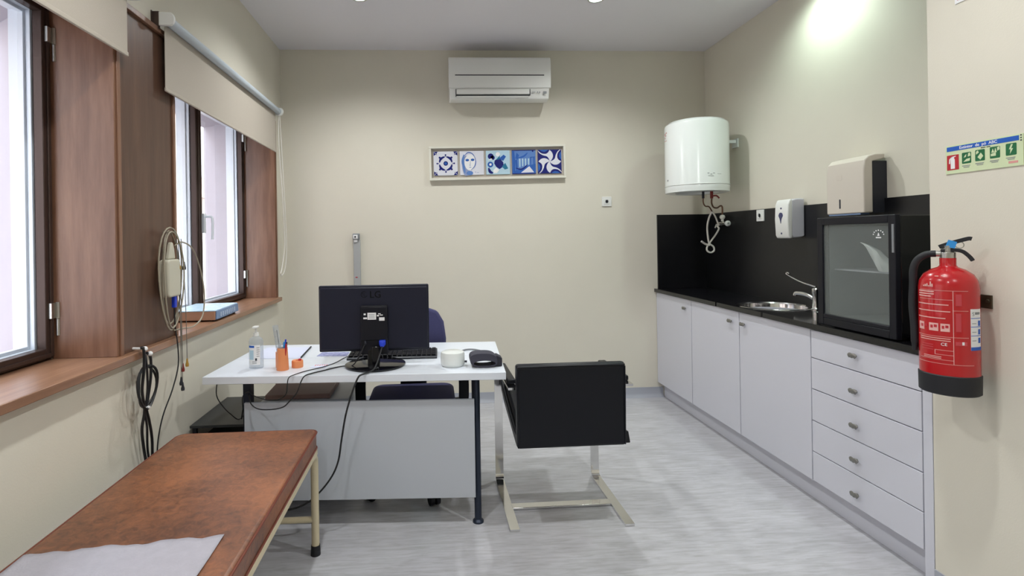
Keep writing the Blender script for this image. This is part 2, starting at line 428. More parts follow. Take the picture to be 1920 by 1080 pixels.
window('window_2', 'far window with brown aluminium frame', W2[0] + .0, W2[1], [3.335], [(4.106, 1)], 3.36)

# ------------------------------------------------------------------ street outside
struct('street', MB().box(-9, -1.8, -8, 34, -3.7, -3.6), 'asphalt', 'street below the windows')
bd = thing('stone_building', 'pale stone building across the street seen through the windows', 'building', (-6.5, 14, -3.6))
fc = MB().box(-8.5, -6.5, -6, 34, -3.6, 7.5)
for z in (-.6, 2.6, 5.8): fc.box(-6.5, -6.38, -6, 34, z, z + .22)
for i in range(40):
    fc.box(-6.5, -6.46, -6 + i, -6 + i + .04, -3.6, 7.5)
obj('facade', fc, 'stone', bd, smooth=0)
for i in range(8):
    for z in (0.2, 3.3):
        y = 1.5 + i * 3.6
        wf = obj('window', MB().box(-6.5, -6.36, y - .75, y - .62, z, z + 1.7).box(-6.5, -6.36, y + .62, y + .75, z, z + 1.7).box(-6.5, -6.36, y - .75, y + .75, z + 1.7, z + 1.85).box(-6.5, -6.30, y - .85, y + .85, z - .12, z), 'label_w', bd, smooth=0)
        obj('pane', MB().box(-6.5, -6.45, y - .62, y + .62, z, z + 1.7), 'ink_grey', wf, smooth=0)

# ------------------------------------------------------------------ ceiling downlights
def downlight(x, y, label, power=1., tint=(.97, .99, .98)):
    t = thing('ceiling_spotlight', label, 'ceiling light', (x, y, HC), group='recessed ceiling spots')
    obj('trim_ring', MB().lathe([(.040, -.001), (.042, -.006), (.052, -.006), (.055, 0.), (.040, 0.)], (x, y, HC), 40), 'steel', t)
    obj('diffuser', MB().lathe([(.0001, -.003), (.040, -.003), (.040, -.0005), (.0001, -.0005)], (x, y, HC), 32), 'lamp', t)
    l = bpy.data.lights.new('spot_lamp', 'SPOT'); l.energy = DOWNLIGHT_W * power; l.spot_size = math.radians(150); l.spot_blend = .75
    l.shadow_soft_size = .045; l.color = tint
    o = bpy.data.objects.new('spot_lamp', l); COL.objects.link(o); o.parent = t; o.location = (0, 0, -.02)
    return t
downlight(-.44, 3.395, 'round recessed ceiling spot, left one at the top edge of the photo')
downlight(1.08, 3.385, 'round recessed ceiling spot at the top edge, up and right of the air conditioner')
downlight(2.08, 2.90, 'recessed ceiling spot by the right wall above the counter', .42, (.80, 1.0, .90))
for k, (x, y) in enumerate(((-.44, 1.5), (1.08, 1.5), (-.44, -.4), (1.08, -.4))):
    downlight(x, y, ('unseen recessed ceiling spot on the window side of the front half', 'unseen recessed ceiling spot on the extinguisher side of the front half', 'unseen rear recessed ceiling spot on the window side', 'unseen rear recessed ceiling spot on the extinguisher side')[k])

exec_parts = True
# ------------------------------------------------------------------ roller blinds
def blind(y0, y1, zb, label, chain, loc_y):
    t = thing('roller_blind', label, 'blind', (WL, loc_y, 2.30), group=None)
    f = MB(); x = WL + .040
    f.box(x - .0008, x + .0008, y0 + .03, y1 - .02, zb + .008, 2.315)
    obj('fabric', f, 'blind', t, smooth=0)
    obj('bottom_bar', MB().box(x - .004, x + .005, y0 + .028, y1 - .018, zb - .006, zb + .012), 'blind', t, bevel=.003)
    obj('roller_tube', MB().cyl((WL + .060, y0 + .02, 2.317), (WL + .060, y1 - .01, 2.317), .0215, n=28), M_tube, t)
    for yy in (y0, y1 - .012):
        e = obj('end_cap', MB().prism([(WL + .030, 2.288), (WL + .075, 2.288)] + [(WL + .072 + .024 * math.cos(a), 2.317 + .03 * math.sin(a)) for a in [(-1.2 + .3 * i) for i in range(9)]] + [(WL + .030, 2.347)], yy, yy + .014, 'y'), 'white_plastic', t, bevel=.002)
        tag(obj('bracket', MB().box(WL, WL + .030, yy + .001, yy + .013, 2.275, 2.35).box(WL, WL + .004, yy - .006, yy + .022, 2.27, 2.352), 'brown_alu', t), 'dark metal wall bracket')
    if chain:
        c = chain
        obj('pull_cord', MB().tube(c, .0035, 8, closed=True, k=5), 'cord', t)
    return t
M_tube = mat('blind_tube', 'b4bdc6', .45)
blind(2.375, 4.075, 2.015, 'beige roller blind part lowered over the far window', [(-1.14, 4.075, 2.32), (-1.135, 4.10, 2.1), (-1.13, 4.14, 1.7), (-1.13, 4.175, 1.45), (-1.13, 4.18, 1.25), (-1.135, 4.14, 1.12), (-1.145, 4.10, 1.085), (-1.15, 4.085, 1.10), (-1.15, 4.095, 1.106), (-1.15, 4.13, 1.15), (-1.14, 4.168, 1.3), (-1.14, 4.163, 1.45), (-1.14, 4.13, 1.7), (-1.15, 4.09, 2.1)], 3.2)
blind(.35, 2.135, 2.068, 'beige roller blind over the near window, cut by the top left of the frame', None, 1.3)

# ------------------------------------------------------------------ back wall: air conditioner, tile frame, height rod, socket
def build_ac():
    x0, x1, yf, yw = .143, .945, 4.115, D
    t = thing('air_conditioner', 'white wall-mounted split air conditioner above the framed tiles', 'air conditioner', ((x0 + x1) / 2, D, 2.40))
    prof = [(yw, 2.448), (yw - .12, 2.425), (yf + .035, 2.432), (yf + .012, 2.505), (yf + .008, 2.745), (yf + .03, 2.755), (yw, 2.755)]
    obj('casing', MB().prism(prof, x0 + .008, x1 - .012, 'x'), 'white_plastic', t, bevel=.006)
    fp = obj('front_panel', MB().prism([(yf + .012, 2.508), (yf, 2.512), (yf - .006, 2.60), (yf - .002, 2.73), (yf + .012, 2.752)], x0, x1, 'x'), 'white_plastic', t, bevel=.004)
    obj('slot', MB().box(x0 + .05, x1 - .055, yf - .0075, yf - .002, 2.604, 2.611), 'ink', fp)
    fl = obj('flap', MB().prism([(yf + .008, 2.462), (yf + .004, 2.465), (yf + .002, 2.500), (yf + .006, 2.502)], x0 + .06, x1 - .17, 'x'), 'white_plastic', t, bevel=.002)
    g = MB().box(x0 + .053, x0 + .058, yf + .006, yf + .02, 2.445, 2.503).box(x1 - .168, x1 - .163, yf + .006, yf + .02, 2.455, 2.503).box(x0 + .055, x1 - .168, yf + .012, yf + .03, 2.453, 2.460)
    tag(obj('air_outlet', g, 'ink', t), 'dark air outlet gap')
    obj('lower_flap', MB().prism([(yf + .028, 2.440), (yf + .022, 2.440), (yf + .014, 2.451), (yf + .02, 2.452)], x0 + .058, x1 - .175, 'x'), 'white_plastic', t)
    for a_, b_, c_, d_ in ((.15, .125, 2.478, 2.481), (.108, .102, 2.474, 2.484), (.092, .086, 2.474, 2.484), (.06, .035, 2.468, 2.485)):
        obj('control_mark', MB().box(x1 - a_, x1 - b_, yf + .0065, yf + .012, c_, d_), 'ink_grey', t)
    obj('maker_mark', MB().box(x0 + .36, x0 + .40, yf + .026, yf + .036, 2.441, 2.446).box(x0 + .41, x0 + .47, yf + .026, yf + .036, 2.441, 2.446), 'ink_grey', t)
build_ac()

FR_ROT = .012
def build_tiles():
    cx, cz = .541, 1.958; w, h = 1.118, .276
    t = thing('picture_frame', 'long white box frame holding five blue and white tiles on the back wall', 'picture frame', (cx, D, cz))
    R = Matrix.Translation((cx, 0, cz)) @ Matrix.Rotation(-FR_ROT, 4, 'Y') @ Matrix.Translation((-cx, 0, -cz))
    X0, X1, Zb, Zt = cx - w / 2, cx + w / 2, cz - h / 2, cz + h / 2
    f = MB(); b = .018
    f.box(X0, X1, D - .038, D, Zt - b, Zt).box(X0, X1, D - .038, D, Zb, Zb + b).box(X0, X0 + b, D - .038, D, Zb + b, Zt - b).box(X1 - b, X1, D - .038, D, Zb + b, Zt - b)
    obj('frame', f.xf(R), 'frame_w', t, bevel=.002)
    obj('backing', MB().box(X0 + b, X1 - b, D - .010, D - .001, Zb + b, Zt - b).xf(R), 'backing', t)
    yf = D - .020; S = .196; y1 = yf - .0008
    def tile(i, base, mats, fn, desc):
        x = X0 + .036 + i * .2135; z = cz - S / 2
        tl = obj('tile', MB().box(x, x + S, yf, D - .010, z, z + S).xf(R), base, t, bevel=.003)
        tag(tl, desc)
        m = MB()
        def poly(pts, k, lift=0):     # unit-square coordinates
            m.prism([(x + S * a, z + S * c) for a, c in pts], y1 - lift * .0003, yf + .0002, 'y', k)
        def disc(a, c, r, k, lift=0, r2=None):
            poly([(a + r * math.cos(q * PI / 12), c + (r2 or r) * math.sin(q * PI / 12)) for q in range(24)], k, lift)
        def stroke(pts, wd, k, lift=0):
            P = catmull([(a, c, 0) for a, c in pts], 5)
            L = []; Rr = []
            for j in range(len(P)):
                d = (P[min(j + 1, len(P) - 1)] - P[max(j - 1, 0)]).normalized(); n = Vector((-d.y, d.x, 0)); s = wd * (0.35 + .65 * math.sin(PI * j / (len(P) - 1)))
                L.append(P[j] + n * s); Rr.append(P[j] - n * s)
            for j in range(len(P) - 1):
                poly([(L[j].x, L[j].y), (L[j + 1].x, L[j + 1].y), (Rr[j + 1].x, Rr[j + 1].y), (Rr[j].x, Rr[j].y)], k, lift)
        fn(poly, disc, stroke)
        if m.v: obj('glaze_pattern', m.xf(R), mats, tl, smooth=0)
    def t1(poly, disc, stroke):
        for sx in (0, 1):
            for sz in (0, 1):
                c = lambda a, b: ((1 - a) if sx else a, (1 - b) if sz else b)
                poly([c(0.01, .01), c(.18, .01), c(.13, .08), c(.15, .15), c(.08, .13), c(.01, .18)], 0)
                stroke([c(.02, .02), c(.15, .15)], .008, 1, 2)
                # diamond sides of the star
                stroke([c(.24, .46), c(.28, .34), c(.35, .27), c(.47, .22)], .05, 0, 1)
                disc(*c(.255, .255), .042, 0)
        for a, b in ((.5, .15), (.5, .85), (.15, .5), (.85, .5)): disc(a, b, .035, 0); disc(.5 + (a - .5) * .84, .5 + (b - .5) * .84, .018, 0)
        disc(.5, .5, .095, 0); disc(.5, .5, .055, 2, 1)
    tile(0, 'tile', ['navyink', 'tile', 'blueink'], t1, 'white tile with a dark blue geometric star')
    def t2(poly, disc, stroke):
        disc(.26, .38, .17, 1, 0, .42)
        disc(.42, .52, .235, 2, 2, .33)
        stroke([(.2, .80), (.33, .93), (.5, .90), (.62, .76)], .018, 0, 3)
        stroke([(.18, .85), (.12, .6), (.16, .35), (.2, .08)], .055, 3, 1)
        stroke([(.62, .75), (.66, .55), (.6, .35), (.45, .2)], .018, 0, 3)
        disc(.31, .62, .075, 0, 4, .05); disc(.53, .63, .075, 0, 4, .05)
        stroke([(.44, .6), (.43, .45), (.41, .4), (.45, .38)], .008, 0, 4)
        stroke([(.38, .31), (.43, .32), (.47, .31)], .012, 0, 4)
        stroke([(.62, .14), (.66, .1)], .008, 0, 1); stroke([(.7, .1), (.78, .1)], .006, 0, 1)
        disc(.40, .08, .14, 3, 1, .09)
    tile(1, 'tile', ['blueink', 'greyblue', 'label_w', 'midblue'], t2, 'pale tile with a blue brushed drawing of a face')
    def t3(poly, disc, stroke):
        disc(.2, .76, .12, 0); disc(.28, .70, .09, 0)
        disc(.18, .42, .12, 1); disc(.18, .42, .05, 3, 1)
        stroke([(.1, .28), (.16, .12), (.28, .06)], .06, 0)
        poly([(.36, .58), (.5, .68), (.62, .62), (.72, .5), (.74, .34), (.56, .22), (.42, .32), (.34, .46)], 0, 1)
        poly([(.54, .66), (.74, .82), (.84, .74), (.72, .56)], 1, 2)
        poly([(.42, .62), (.6, .8), (.56, .62)], 2, 2)
        poly([(.66, .32), (.8, .48), (.92, .24), (.78, .20)], 2, 2)
        disc(.5, .84, .09, 3); poly([(.08, .60), (.28, .62), (.22, .68)], 3, 1)
        poly([(.28, .16), (.42, .3), (.54, .18), (.45, .06), (.32, .06)], 3)
    tile(2, 'paleblue', ['navyink', 'blueink', 'tealink', 'label_w'], t3, 'pale blue tile with dark blue flower and leaf shapes')
    def t4(poly, disc, stroke):
        poly([(.02, .02), (.98, .02), (.98, .42), (.6, .32), (.3, .2), (.02, .1)], 0)
        for a in (.30, .42, .54, .67): poly([(a, .28 + (a - .3) * .25), (a + .05, .3 + (a - .3) * .25), (a + .06, .64), (a - .005, .64)], 1, 1)
        poly([(.02, .96), (.02, .1), (.12, .1), (.14, .55), (.1, .96)], 0); poly([(.16, .14), (.24, .2), (.22, .62), (.14, .58)], 0, 1)
        poly([(.2, .9), (.3, .78), (.24, .6), (.14, .66)], 0, 1)
        stroke([(.24, .66), (.5, .74), (.66, .88)], .035, 0, 1)
        poly([(.76, .66), (.98, .7), (.98, .72), (.76, .7)], 0, 1); poly([(.76, .36), (.80, .36), (.80, .7), (.76, .7)], 0, 1); poly([(.90, .38), (.95, .38), (.95, .7), (.90, .7)], 0, 1)
        poly([(.36, .05), (.72, .32), (.92, .06)], 2, 2); disc(.88, .95, .035, 3)
        stroke([(.15, .25), (.4, .2), (.65, .38)], .03, 3, 2)
        poly([(.0, .0), (1, .0), (1, .03), (0, .03)], 3, 2); poly([(0, .97), (1, .97), (1, 1), (0, 1)], 3, 2)
    tile(3, 'midblue', ['blueink', 'paleblue', 'tile', 'navyink'], t4, 'blue tile painted with a street of columns')
    def t5(poly, disc, stroke):
        # four curved white blades over dark blue
        for q in range(4):
            ca, sa = math.cos(q * PI / 2), math.sin(q * PI / 2)
            tr = lambda p: (.5 + ca * (p[0] - .5) - sa * (p[1] - .5), .5 + sa * (p[0] - .5) + ca * (p[1] - .5))
            up = [p for p in catmull([(.5, .5, 0), (.575, .56, 0), (.635, .68, 0), (.635, .80, 0), (.58, .91, 0), (.5, .98, 0)], 5)]
            dn = [p for p in catmull([(.5, .98, 0), (.43, .87, 0), (.32, .82, 0), (.15, .85, 0), (.0, .97, 0), (.08, .85, 0), (.22, .765, 0), (.38, .715, 0), (.46, .62, 0), (.5, .5, 0)], 5)]
            poly([tr((p.x, p.y)) for p in up + dn[1:-1]], 0, 1)
            ax = [tr(p) for p in ((.08, .995), (.16, .93), (.28, .90), (.38, .94), (.44, .995))]
            poly(ax, 1, 1)
    tile(4, 'navyink', ['tile', 'blueink'], t5, 'dark blue tile with a white four-bladed whirl')
build_tiles()

hr = thing('height_rod', 'narrow grey wall-mounted height measuring rod behind the monitor', 'height rod', (-.612, D, .8))
obj('rail', MB().box(-.636, -.582, D - .030, D, .80, 1.345), mat('rod_grey', 'a9abac', .45), hr, bevel=.004)
obj('head_block', MB().box(-.640, -.586, D - .045, D, 1.345, 1.395), 'ink_grey', hr, bevel=.006)
obj('slider', MB().box(-.634, -.598, D - .052, D - .044, 1.352, 1.384).box(-.630, -.602, D - .04, D - .029, 1.325, 1.352), 'label_w', hr, bevel=.003)
obj('lock_screw', MB().cyl((-.617, D - .056, 1.368), (-.617, D - .05, 1.368), .007, n=12), 'ink', hr)
obj('read_mark', MB().box(-.622, -.606, D - .0315, D - .029, 1.040, 1.047), 'signred', hr)

def socket(label, x, y, z, axis):
    t = thing('wall_socket', label, 'socket', (x, y, z))
    a = MB(); b = MB(); c = MB(); s = .040
    pts = rrect(-s, s, -s, s, .004); inn = rrect(-s * .62, s * .62, -s * .62, s * .62, .004)
    if axis == 'y':
        a.prism([(x + p, z + q) for p, q in pts], y - .009, y, 'y'); b.prism([(x + p, z + q) for p, q in inn], y - .011, y - .008, 'y')
        b2 = MB().lathe([(.019, 0), (.0195, -.003), (.017, -.003), (.016, .004), (.0001, .004)], (x, y - .010, z), 28, axis='y')
        for dx in (-.0085, .0085): c.cyl((x + dx, y - .0065, z), (x + dx, y - .012, z), .003, n=10)
        c.lathe([(.0135, -.0115), (.0135, -.0125), (.0115, -.0125), (.0115, -.0115)], (x, y, z), 24, axis='y')
    else:
        a.prism([(y + p, z + q) for p, q in pts], x - .009, x, 'x'); b.prism([(y + p, z + q) for p, q in inn], x - .011, x - .008, 'x')
        b2 = MB().lathe([(.019, 0), (.0195, -.003), (.017, -.003), (.016, .004), (.0001, .004)], (x - .010, y, z), 28, axis='x')
        for dx in (-.0085, .0085): c.cyl((x - .0065, y + dx, z), (x - .012, y + dx, z), .003, n=10)
        c.lathe([(.0135, -.0115), (.0135, -.0125), (.0115, -.0125), (.0115, -.0115)], (x, y, z), 24, axis='x')
    obj('plate', a, 'white_plastic', t, bevel=.002)
    f = obj('insert', b, 'white_plastic', t, bevel=.001); obj('socket_ring', b2, 'white_plastic', f); tag(obj('contacts', c, 'ink_grey', f), 'grey socket contacts')
socket('white square wall socket on bare back wall, right of the tile frame', 1.445, D, 1.629, 'y')

# ------------------------------------------------------------------ kitchen units
XD = 1.855
def handle(mb_y, z, parent):
    m = MB()
    path = [(XD - .016, mb_y - .020, z - .002), (XD - .018, mb_y - .010, z + .0035), (XD - .019, mb_y, z), (XD - .018, mb_y + .010, z + .0035), (XD - .016, mb_y + .020, z - .002)]
    m.sweep(catmull(path, 4), [(.0045 * math.cos(a * PI / 5) * 1., .010 * math.sin(a * PI / 5)) for a in range(10)], up=(0, 0, 1))
    m.cyl((XD, mb_y, z), (XD - .016, mb_y, z), .006, n=10)
    return tag(obj('handle', m, 'pewter', parent), 'small grey metal knob')
def cabinet(y0, y1, label, kind, hy=None):
    t = thing('base_cabinet', label, 'kitchen cabinet', (2.07, (y0 + y1) / 2, .12))
    c = MB(); g = .016
    c.box(XD + .02, 2.285, y0, y0 + g, .12, .873).box(XD + .02, 2.285, y1 - g, y1, .12, .873).box(XD + .02, 2.285, y0 + g, y1 - g, .12, .136).box(2.275, 2.285, y0 + g, y1 - g, .136, .873)
    if kind != 'sink': c.box(XD + .02, 2.285, y0 + g, y1 - g, .857, .873)
    tag(obj('carcass', c, 'cabgap', t, smooth=0), 'grey cabinet body')
    if kind == 'drawers':
        zs = [.122, .268, .420, .576, .729, .868]
        for k in range(5):
            d = obj('drawer', MB().box(XD, XD + .018, y0 + .0025, y1 - .0025, zs[k] + .002, zs[k + 1] - .002), 'cab', t, bevel=.0015)
            handle(2.247, (.183, .336, .487, .640, .797)[k], d)
    else:
        d = obj('door', MB().box(XD, XD + .018, y0 + .0025, y1 - .0025, .122, .868), 'cab', t, bevel=.0015)
        handle(hy, .801, d)
cabinet(3.741, D - .002, 'white base cabinet in the corner by the back wall', 'door', 3.826)
cabinet(3.140, 3.739, 'white base cabinet, second from the back wall, under the far side of the sink', 'door', 3.222)
cabinet(2.527, 3.138, 'white base cabinet with one door under the sink, next to the drawers', 'sink', 3.085)
cabinet(1.930, 2.525, 'white base cabinet with five drawers below the black glass-door fridge', 'drawers')
tag(obj('filler_panel', MB().box(XD - .001, 2.28, YS + .003, 1.926, .0, .873), 'cab', bevel=.001), 'narrow white end panel between the drawers and the wall corner', 'panel')
tag(obj('kickboard', MB().box(1.910, 1.926, 1.928, D - .002, 0, .118), 'cab', bevel=.001), 'white kickboard along the floor under the cabinets', 'kickboard')

# worktop with a round cut-out
SKX, SKY, SKR = 2.072, 3.13, .197
wt = MB(); zt, zb = .900, .873
wt.box(1.838, 2.298, YS + .002, 2.88, zb, zt).box(1.838, 2.298, 3.38, D - .001, zb, zt)
n = 64; inner = []; outer = []
x0, x1, y0, y1 = 1.838, 2.298, 2.88, 3.38
for j in range(n):
    a = 2 * PI * j / n; c, s_ = math.cos(a), math.sin(a); inner.append((SKX + SKR * .96 * c, SKY + SKR * .96 * s_))
    tx = ((x1 - SKX) / c) if c > 1e-9 else ((x0 - SKX) / c if c < -1e-9 else 1e9)
    ty = ((y1 - SKY) / s_) if s_ > 1e-9 else ((y0 - SKY) / s_ if s_ < -1e-9 else 1e9)
    k = min(tx, ty); outer.append((SKX + k * c, SKY + k * s_))
vs = [(*p, z) for z in (zt, zb) for p in outer] + [(*p, z) for z in (zt, zb) for p in inner]; fs = []
for j in range(n):
    q = (j + 1) % n
    fs += [(j, q, 2 * n + q, 2 * n + j), (n + j, 3 * n + j, 3 * n + q, n + q), (2 * n + j, 2 * n + q, 3 * n + q, 3 * n + j), (j, n + j, n + q, q)]
wt.add(vs, fs)
tag(obj('worktop', wt, 'granite', smooth=0), 'polished black stone worktop running along the right wall', 'worktop')
bs = MB().box(2.284, 2.2995, YS + .002, D - .002, .9005, 1.513)
tag(obj('backsplash', bs, 'granite_wall'), 'black stone splashback panel on the right wall behind the sink', 'splashback')
tag(obj('backsplash', MB().box(1.868, 2.283, D - .015, D - .0005, .9005, 1.513), 'granite_wall'), 'black stone splashback panel on the back wall under the water heater', 'splashback')

sk = thing('sink', 'round stainless steel sink bowl set in the black worktop', 'sink', (SKX, SKY, .90))
obj('bowl', MB().lathe([(.0001, -.135), (.05, -.134), (.12, -.128), (.16, -.105), (.176, -.06), (.180, -.004), (.186, .003), (.205, .003), (.208, .0005), (.188, -.002), (.183, -.06), (.166, -.110), (.12, -.134), (.0001, -.14)], (SKX, SKY, .901), 56), 'chrome', sk)
obj('drain', MB().lathe([(.0001, 0), (.018, 0), (.022, .003), (.034, .003), (.036, 0), (.0001, -.001)], (SKX, SKY, .7665), 28), 'steel', sk)

# lever tap
fx, fy = 2.200, 2.945
fa = thing('tap', 'chrome mixer tap with long elbow lever beside the sink', 'tap', (fx, fy, .90))
obj('body', MB().lathe([(.0001, 0), (.026, 0), (.026, .006), (.020, .012), (.0185, .03), (.0185, .09), (.022, .10), (.022, .118), (.016, .124), (.0001, .126)], (fx, fy, .9), 28), 'chrome', fa)
obj('spout', MB().tube([(fx, fy, .955), (fx - .01, fy + .05, .978), (fx - .02, fy + .10, .985), (fx - .025, fy + .135, .982), (fx - .026, fy + .142, .968)], .0115, 12, k=5), 'chrome', fa)
obj('lever', MB().tube([(fx, fy, 1.03), (fx - .004, fy + .03, 1.036), (fx - .01, fy + .12, 1.052), (fx - .016, fy + .20, 1.078), (fx - .020, fy + .225, 1.092), (fx - .020, fy + .215, 1.100), (fx - .02, fy + .195, 1.094)], .0052, 10, k=5), 'chrome', fa)

# soap dispenser
sd = thing('soap_dispenser', 'white soap dispenser with a dark drop window on the splashback', 'soap dispenser', (2.284, 3.2, 1.31))
X0 = 2.284
obj('back_housing', MB().prism([(X0, 1.325), (X0, 1.555), (X0 - .045, 1.556), (X0 - .08, 1.548), (X0 - .085, 1.33), (X0 - .07, 1.315), (X0 - .02, 1.318)], 3.145, 3.262, 'y'), 'dispgrey', sd, bevel=.006)
cv = MB().prism([(X0 - .078, 1.312), (X0 - .078, 1.553), (X0 - .095, 1.552), (X0 - .108, 1.52), (X0 - .113, 1.43), (X0 - .108, 1.33), (X0 - .098, 1.310)], 3.142, 3.265, 'y')
cvo = obj('cover', cv, 'white_plastic', sd, bevel=.008, seg=3)
wd = MB(); pts = []
for q in range(24):
    a = 2 * PI * q / 24; r = 1 if math.sin(a) > 0 else 1 + 1.1 * abs(math.sin(a)) ** 2
    pts.append((3.203 + .019 * math.cos(a) * (1 if math.sin(a) > 0 else (1 - .75 * abs(math.sin(a)))), 1.450 + .022 * math.sin(a) * r))
wd.prism(pts, X0 - .1145, X0 - .109, 'x'); wd.lathe([(.006, -.0005), (.006, -.003), (.0001, -.003)], (X0 - .1085, 3.203, 1.498), 16, axis='x'); wd.lathe([(.006, -.0005), (.006, -.003), (.0001, -.003)], (X0 - .1075, 3.203, 1.342), 16, axis='x')
tag(obj('drop_window', wd, mat('window_violet', '3a3c66', .2), cvo), 'dark blue drop-shaped level window')

# paper towel dispenser
td = thing('towel_dispenser', 'beige-white paper towel dispenser above the black fridge', 'towel dispenser', (2.29, 2.68, 1.44))
ya, yb = 2.558, 2.812
pr = [(2.218, 1.440), (2.218, 1.700), (2.284, 1.714), (2.284, 1.738), (2.235, 1.738), (2.198, 1.728), (2.176, 1.706), (2.170, 1.66), (2.170, 1.440)]
obj('cover', MB().prism(pr, ya, yb, 'y'), 'dispenser', td, bevel=.006, seg=3)
tag(obj('back_plate', MB().box(2.222, 2.299, ya + .008, yb - .008, 1.440, 1.702), 'ink', td), 'black back part')
tag(obj('paper_mouth', MB().box(2.175, 2.222, ya + .03, yb - .01, 1.432, 1.444), 'bluegrey', td), 'grey paper opening underneath')
tag(obj('level_slot', MB().prism(rrect(2.712, 2.722, 1.468, 1.518, .004), 2.1692, 2.1705, 'x'), 'ink', td), 'dark vertical level slot')
obj('embossed_mark', MB().prism(rrect(2.70, 2.74, 1.62, 1.645, .005), 2.1694, 2.1705, 'x'), 'dispenser', td)
socket('white socket on the black splashback between the wall mixer and the soap dispenser', 2.284, 3.578, 1.469, 'x')

# mini fridge
def fridge():
    xa, xb, y0, y1, z0, z1 = 1.876, 2.275, 2.035, 2.462, .912, 1.408
    t = thing('mini_fridge', 'black mini fridge with grey glass door on the worktop', 'mini fridge', ((xa + xb) / 2, (y0 + y1) / 2, .90))
    c = MB(); g = .03
    c.box(xa, xb, y0, y0 + g, z0, z1).box(xa, xb, y1 - g, y1, z0, z1).box(xa, xb, y0 + g, y1 - g, z0, z0 + g).box(xa, xb, y0 + g, y1 - g, z1 - g, z1).box(xb - g, xb, y0 + g, y1 - g, z0 + g, z1 - g)
    obj('cabinet', c, 'black_gloss', t, bevel=.005)
    li = MB(); e = .004
    li.box(xa + .01, xb - g, y0 + g, y0 + g + e, z0 + g, z1 - g).box(xa + .01, xb - g, y1 - g - e, y1 - g, z0 + g, z1 - g).box(xb - g - e, xb - g, y0 + g + e, y1 - g - e, z0 + g, z1 - g)
    li.box(xa + .01, xb - g - e, y0 + g + e, y1 - g - e, z0 + g, z0 + g + e).box(xa + .01, xb - g - e, y0 + g + e, y1 - g - e, z1 - g - e, z1 - g)
    tag(obj('liner', li, 'inner_grey', t, smooth=0), 'grey inside lining')
    obj('shelf', MB().box(xa + .03, xb - g - e, y0 + .036, y1 - .036, 1.165, 1.171), 'dispgrey', t)
    d = MB(); ring(d, 1.850, 1.874, y0 - .004, y1 + .002, z0 - .006, z1 + .004, .034)
    d.box(1.850, 1.874, y0 + .03, y1 - .032, z0 + .028, z0 + .046)
    dd = obj('door', d, 'black', t, bevel=.003)
    obj('pane', MB().box(1.857, 1.863, y0 + .030, y1 - .032, z0 + .04, z1 - .030), 'tinted', dd, smooth=0)
    tag(obj('door_grip', MB().box(1.846, 1.851, y0 + .000, y0 + .008, z1 - .15, z1 - .035), 'ink_grey', dd), 'grey strip grip')
    e_ = MB(); cy, cz = 2.118, 1.332; xx = 1.8562
    for q in range(7):
        a = PI * (q / 6) * .9 + .157
        e_.lathe([(.0001, 0), (.0028, 0), (.0028, -.0006), (.0001, -.0006)], (xx + .0008, cy + .026 * math.cos(a), cz + .020 * math.sin(a) - .003), 8, axis='x')
    e_.box(xx, xx + .0008, cy - .013, cy + .013, cz - .016, cz - .011).prism([(cy - .006, cz - .007), (cy + .006, cz - .007), (cy, cz + .008)], xx, xx + .0008, 'x')
    tag(obj('crown_mark', e_, 'label_w', dd), 'small white printed crown of dots')
    for yy in (y0 + .04, y1 - .04):
        for xx in (xa + .04, xb - .04): obj('foot', MB().cyl((xx, yy, .9005), (xx, yy, z0), .014, n=14), 'rubber', t)
fridge()
# things inside the fridge
def crumple(name, mb_pts, c, mt, label, cat, seed=1):
    random.seed(seed); m = MB().sphere((0, 0, 0), 1, 18)
    out = []
    for v in m.v:
        v = Vector(v); k = 1 + .22 * math.sin(v.x * 7 + seed) * math.sin(v.y * 6 + 2) + .12 * random.random()
        out.append((c[0] + v.x * mb_pts[0] * k, c[1] + v.y * mb_pts[1] * k, c[2] + v.z * mb_pts[2] * (1 + .1 * k)))
    m.v = out
    return tag(obj(name, m, mt, loc=(c[0], c[1], c[2] - mb_pts[2])), label, cat)
bag = MB().tube([(1.93, 2.22, 1.305), (1.93, 2.20, 1.295), (1.935, 2.17, 1.27), (1.94, 2.145, 1.235), (1.94, 2.13, 1.20), (1.94, 2.125, 1.175)], .012, 8)
prof = [.006, .013, .026, .034, .036, .022]
bag = MB(); P = [Vector(p) for p in [(1.895, 2.252, 1.296), (1.897, 2.226, 1.286), (1.905, 2.198, 1.266), (1.91, 2.178, 1.232), (1.912, 2.165, 1.200), (1.912, 2.157, 1.174)]]
vs = []; fs = []
for i, p in enumerate(P):
    for j in range(12):
        a = 2 * PI * j / 12; k = prof[i] * (1 + .25 * math.sin(3 * a + i))
        vs.append(p + Vector((.7 * k * math.cos(a), k * math.sin(a), .25 * k * math.sin(a))))
for i in range(len(P) - 1):
    for j in range(12): fs.append((i * 12 + j, i * 12 + (j + 1) % 12, (i + 1) * 12 + (j + 1) % 12, (i + 1) * 12 + j))
fs.append(tuple(range(12))); fs.append(tuple(range(60, 72)))
bag.add(vs, fs)
for i in range(len(bag.v)):
    x, y, z = bag.v[i]; bag.v[i] = (x, y, max(z, 1.1715))
tag(obj('paper_wrap', bag, mat('bright_wrap', 'ffffff', .7), loc=(1.912, 2.16, 1.1715)), 'crumpled white wrapping on the shelf inside the black fridge', 'wrapping')
tag(obj('small_carton', MB().box(1.90, 1.94, 2.084, 2.112, 1.1715, 1.240), 'label_w', bevel=.002, loc=(1.92, 2.098, 1.1715)), 'small white carton on fridge shelf, right of the crumpled wrapping', 'carton')

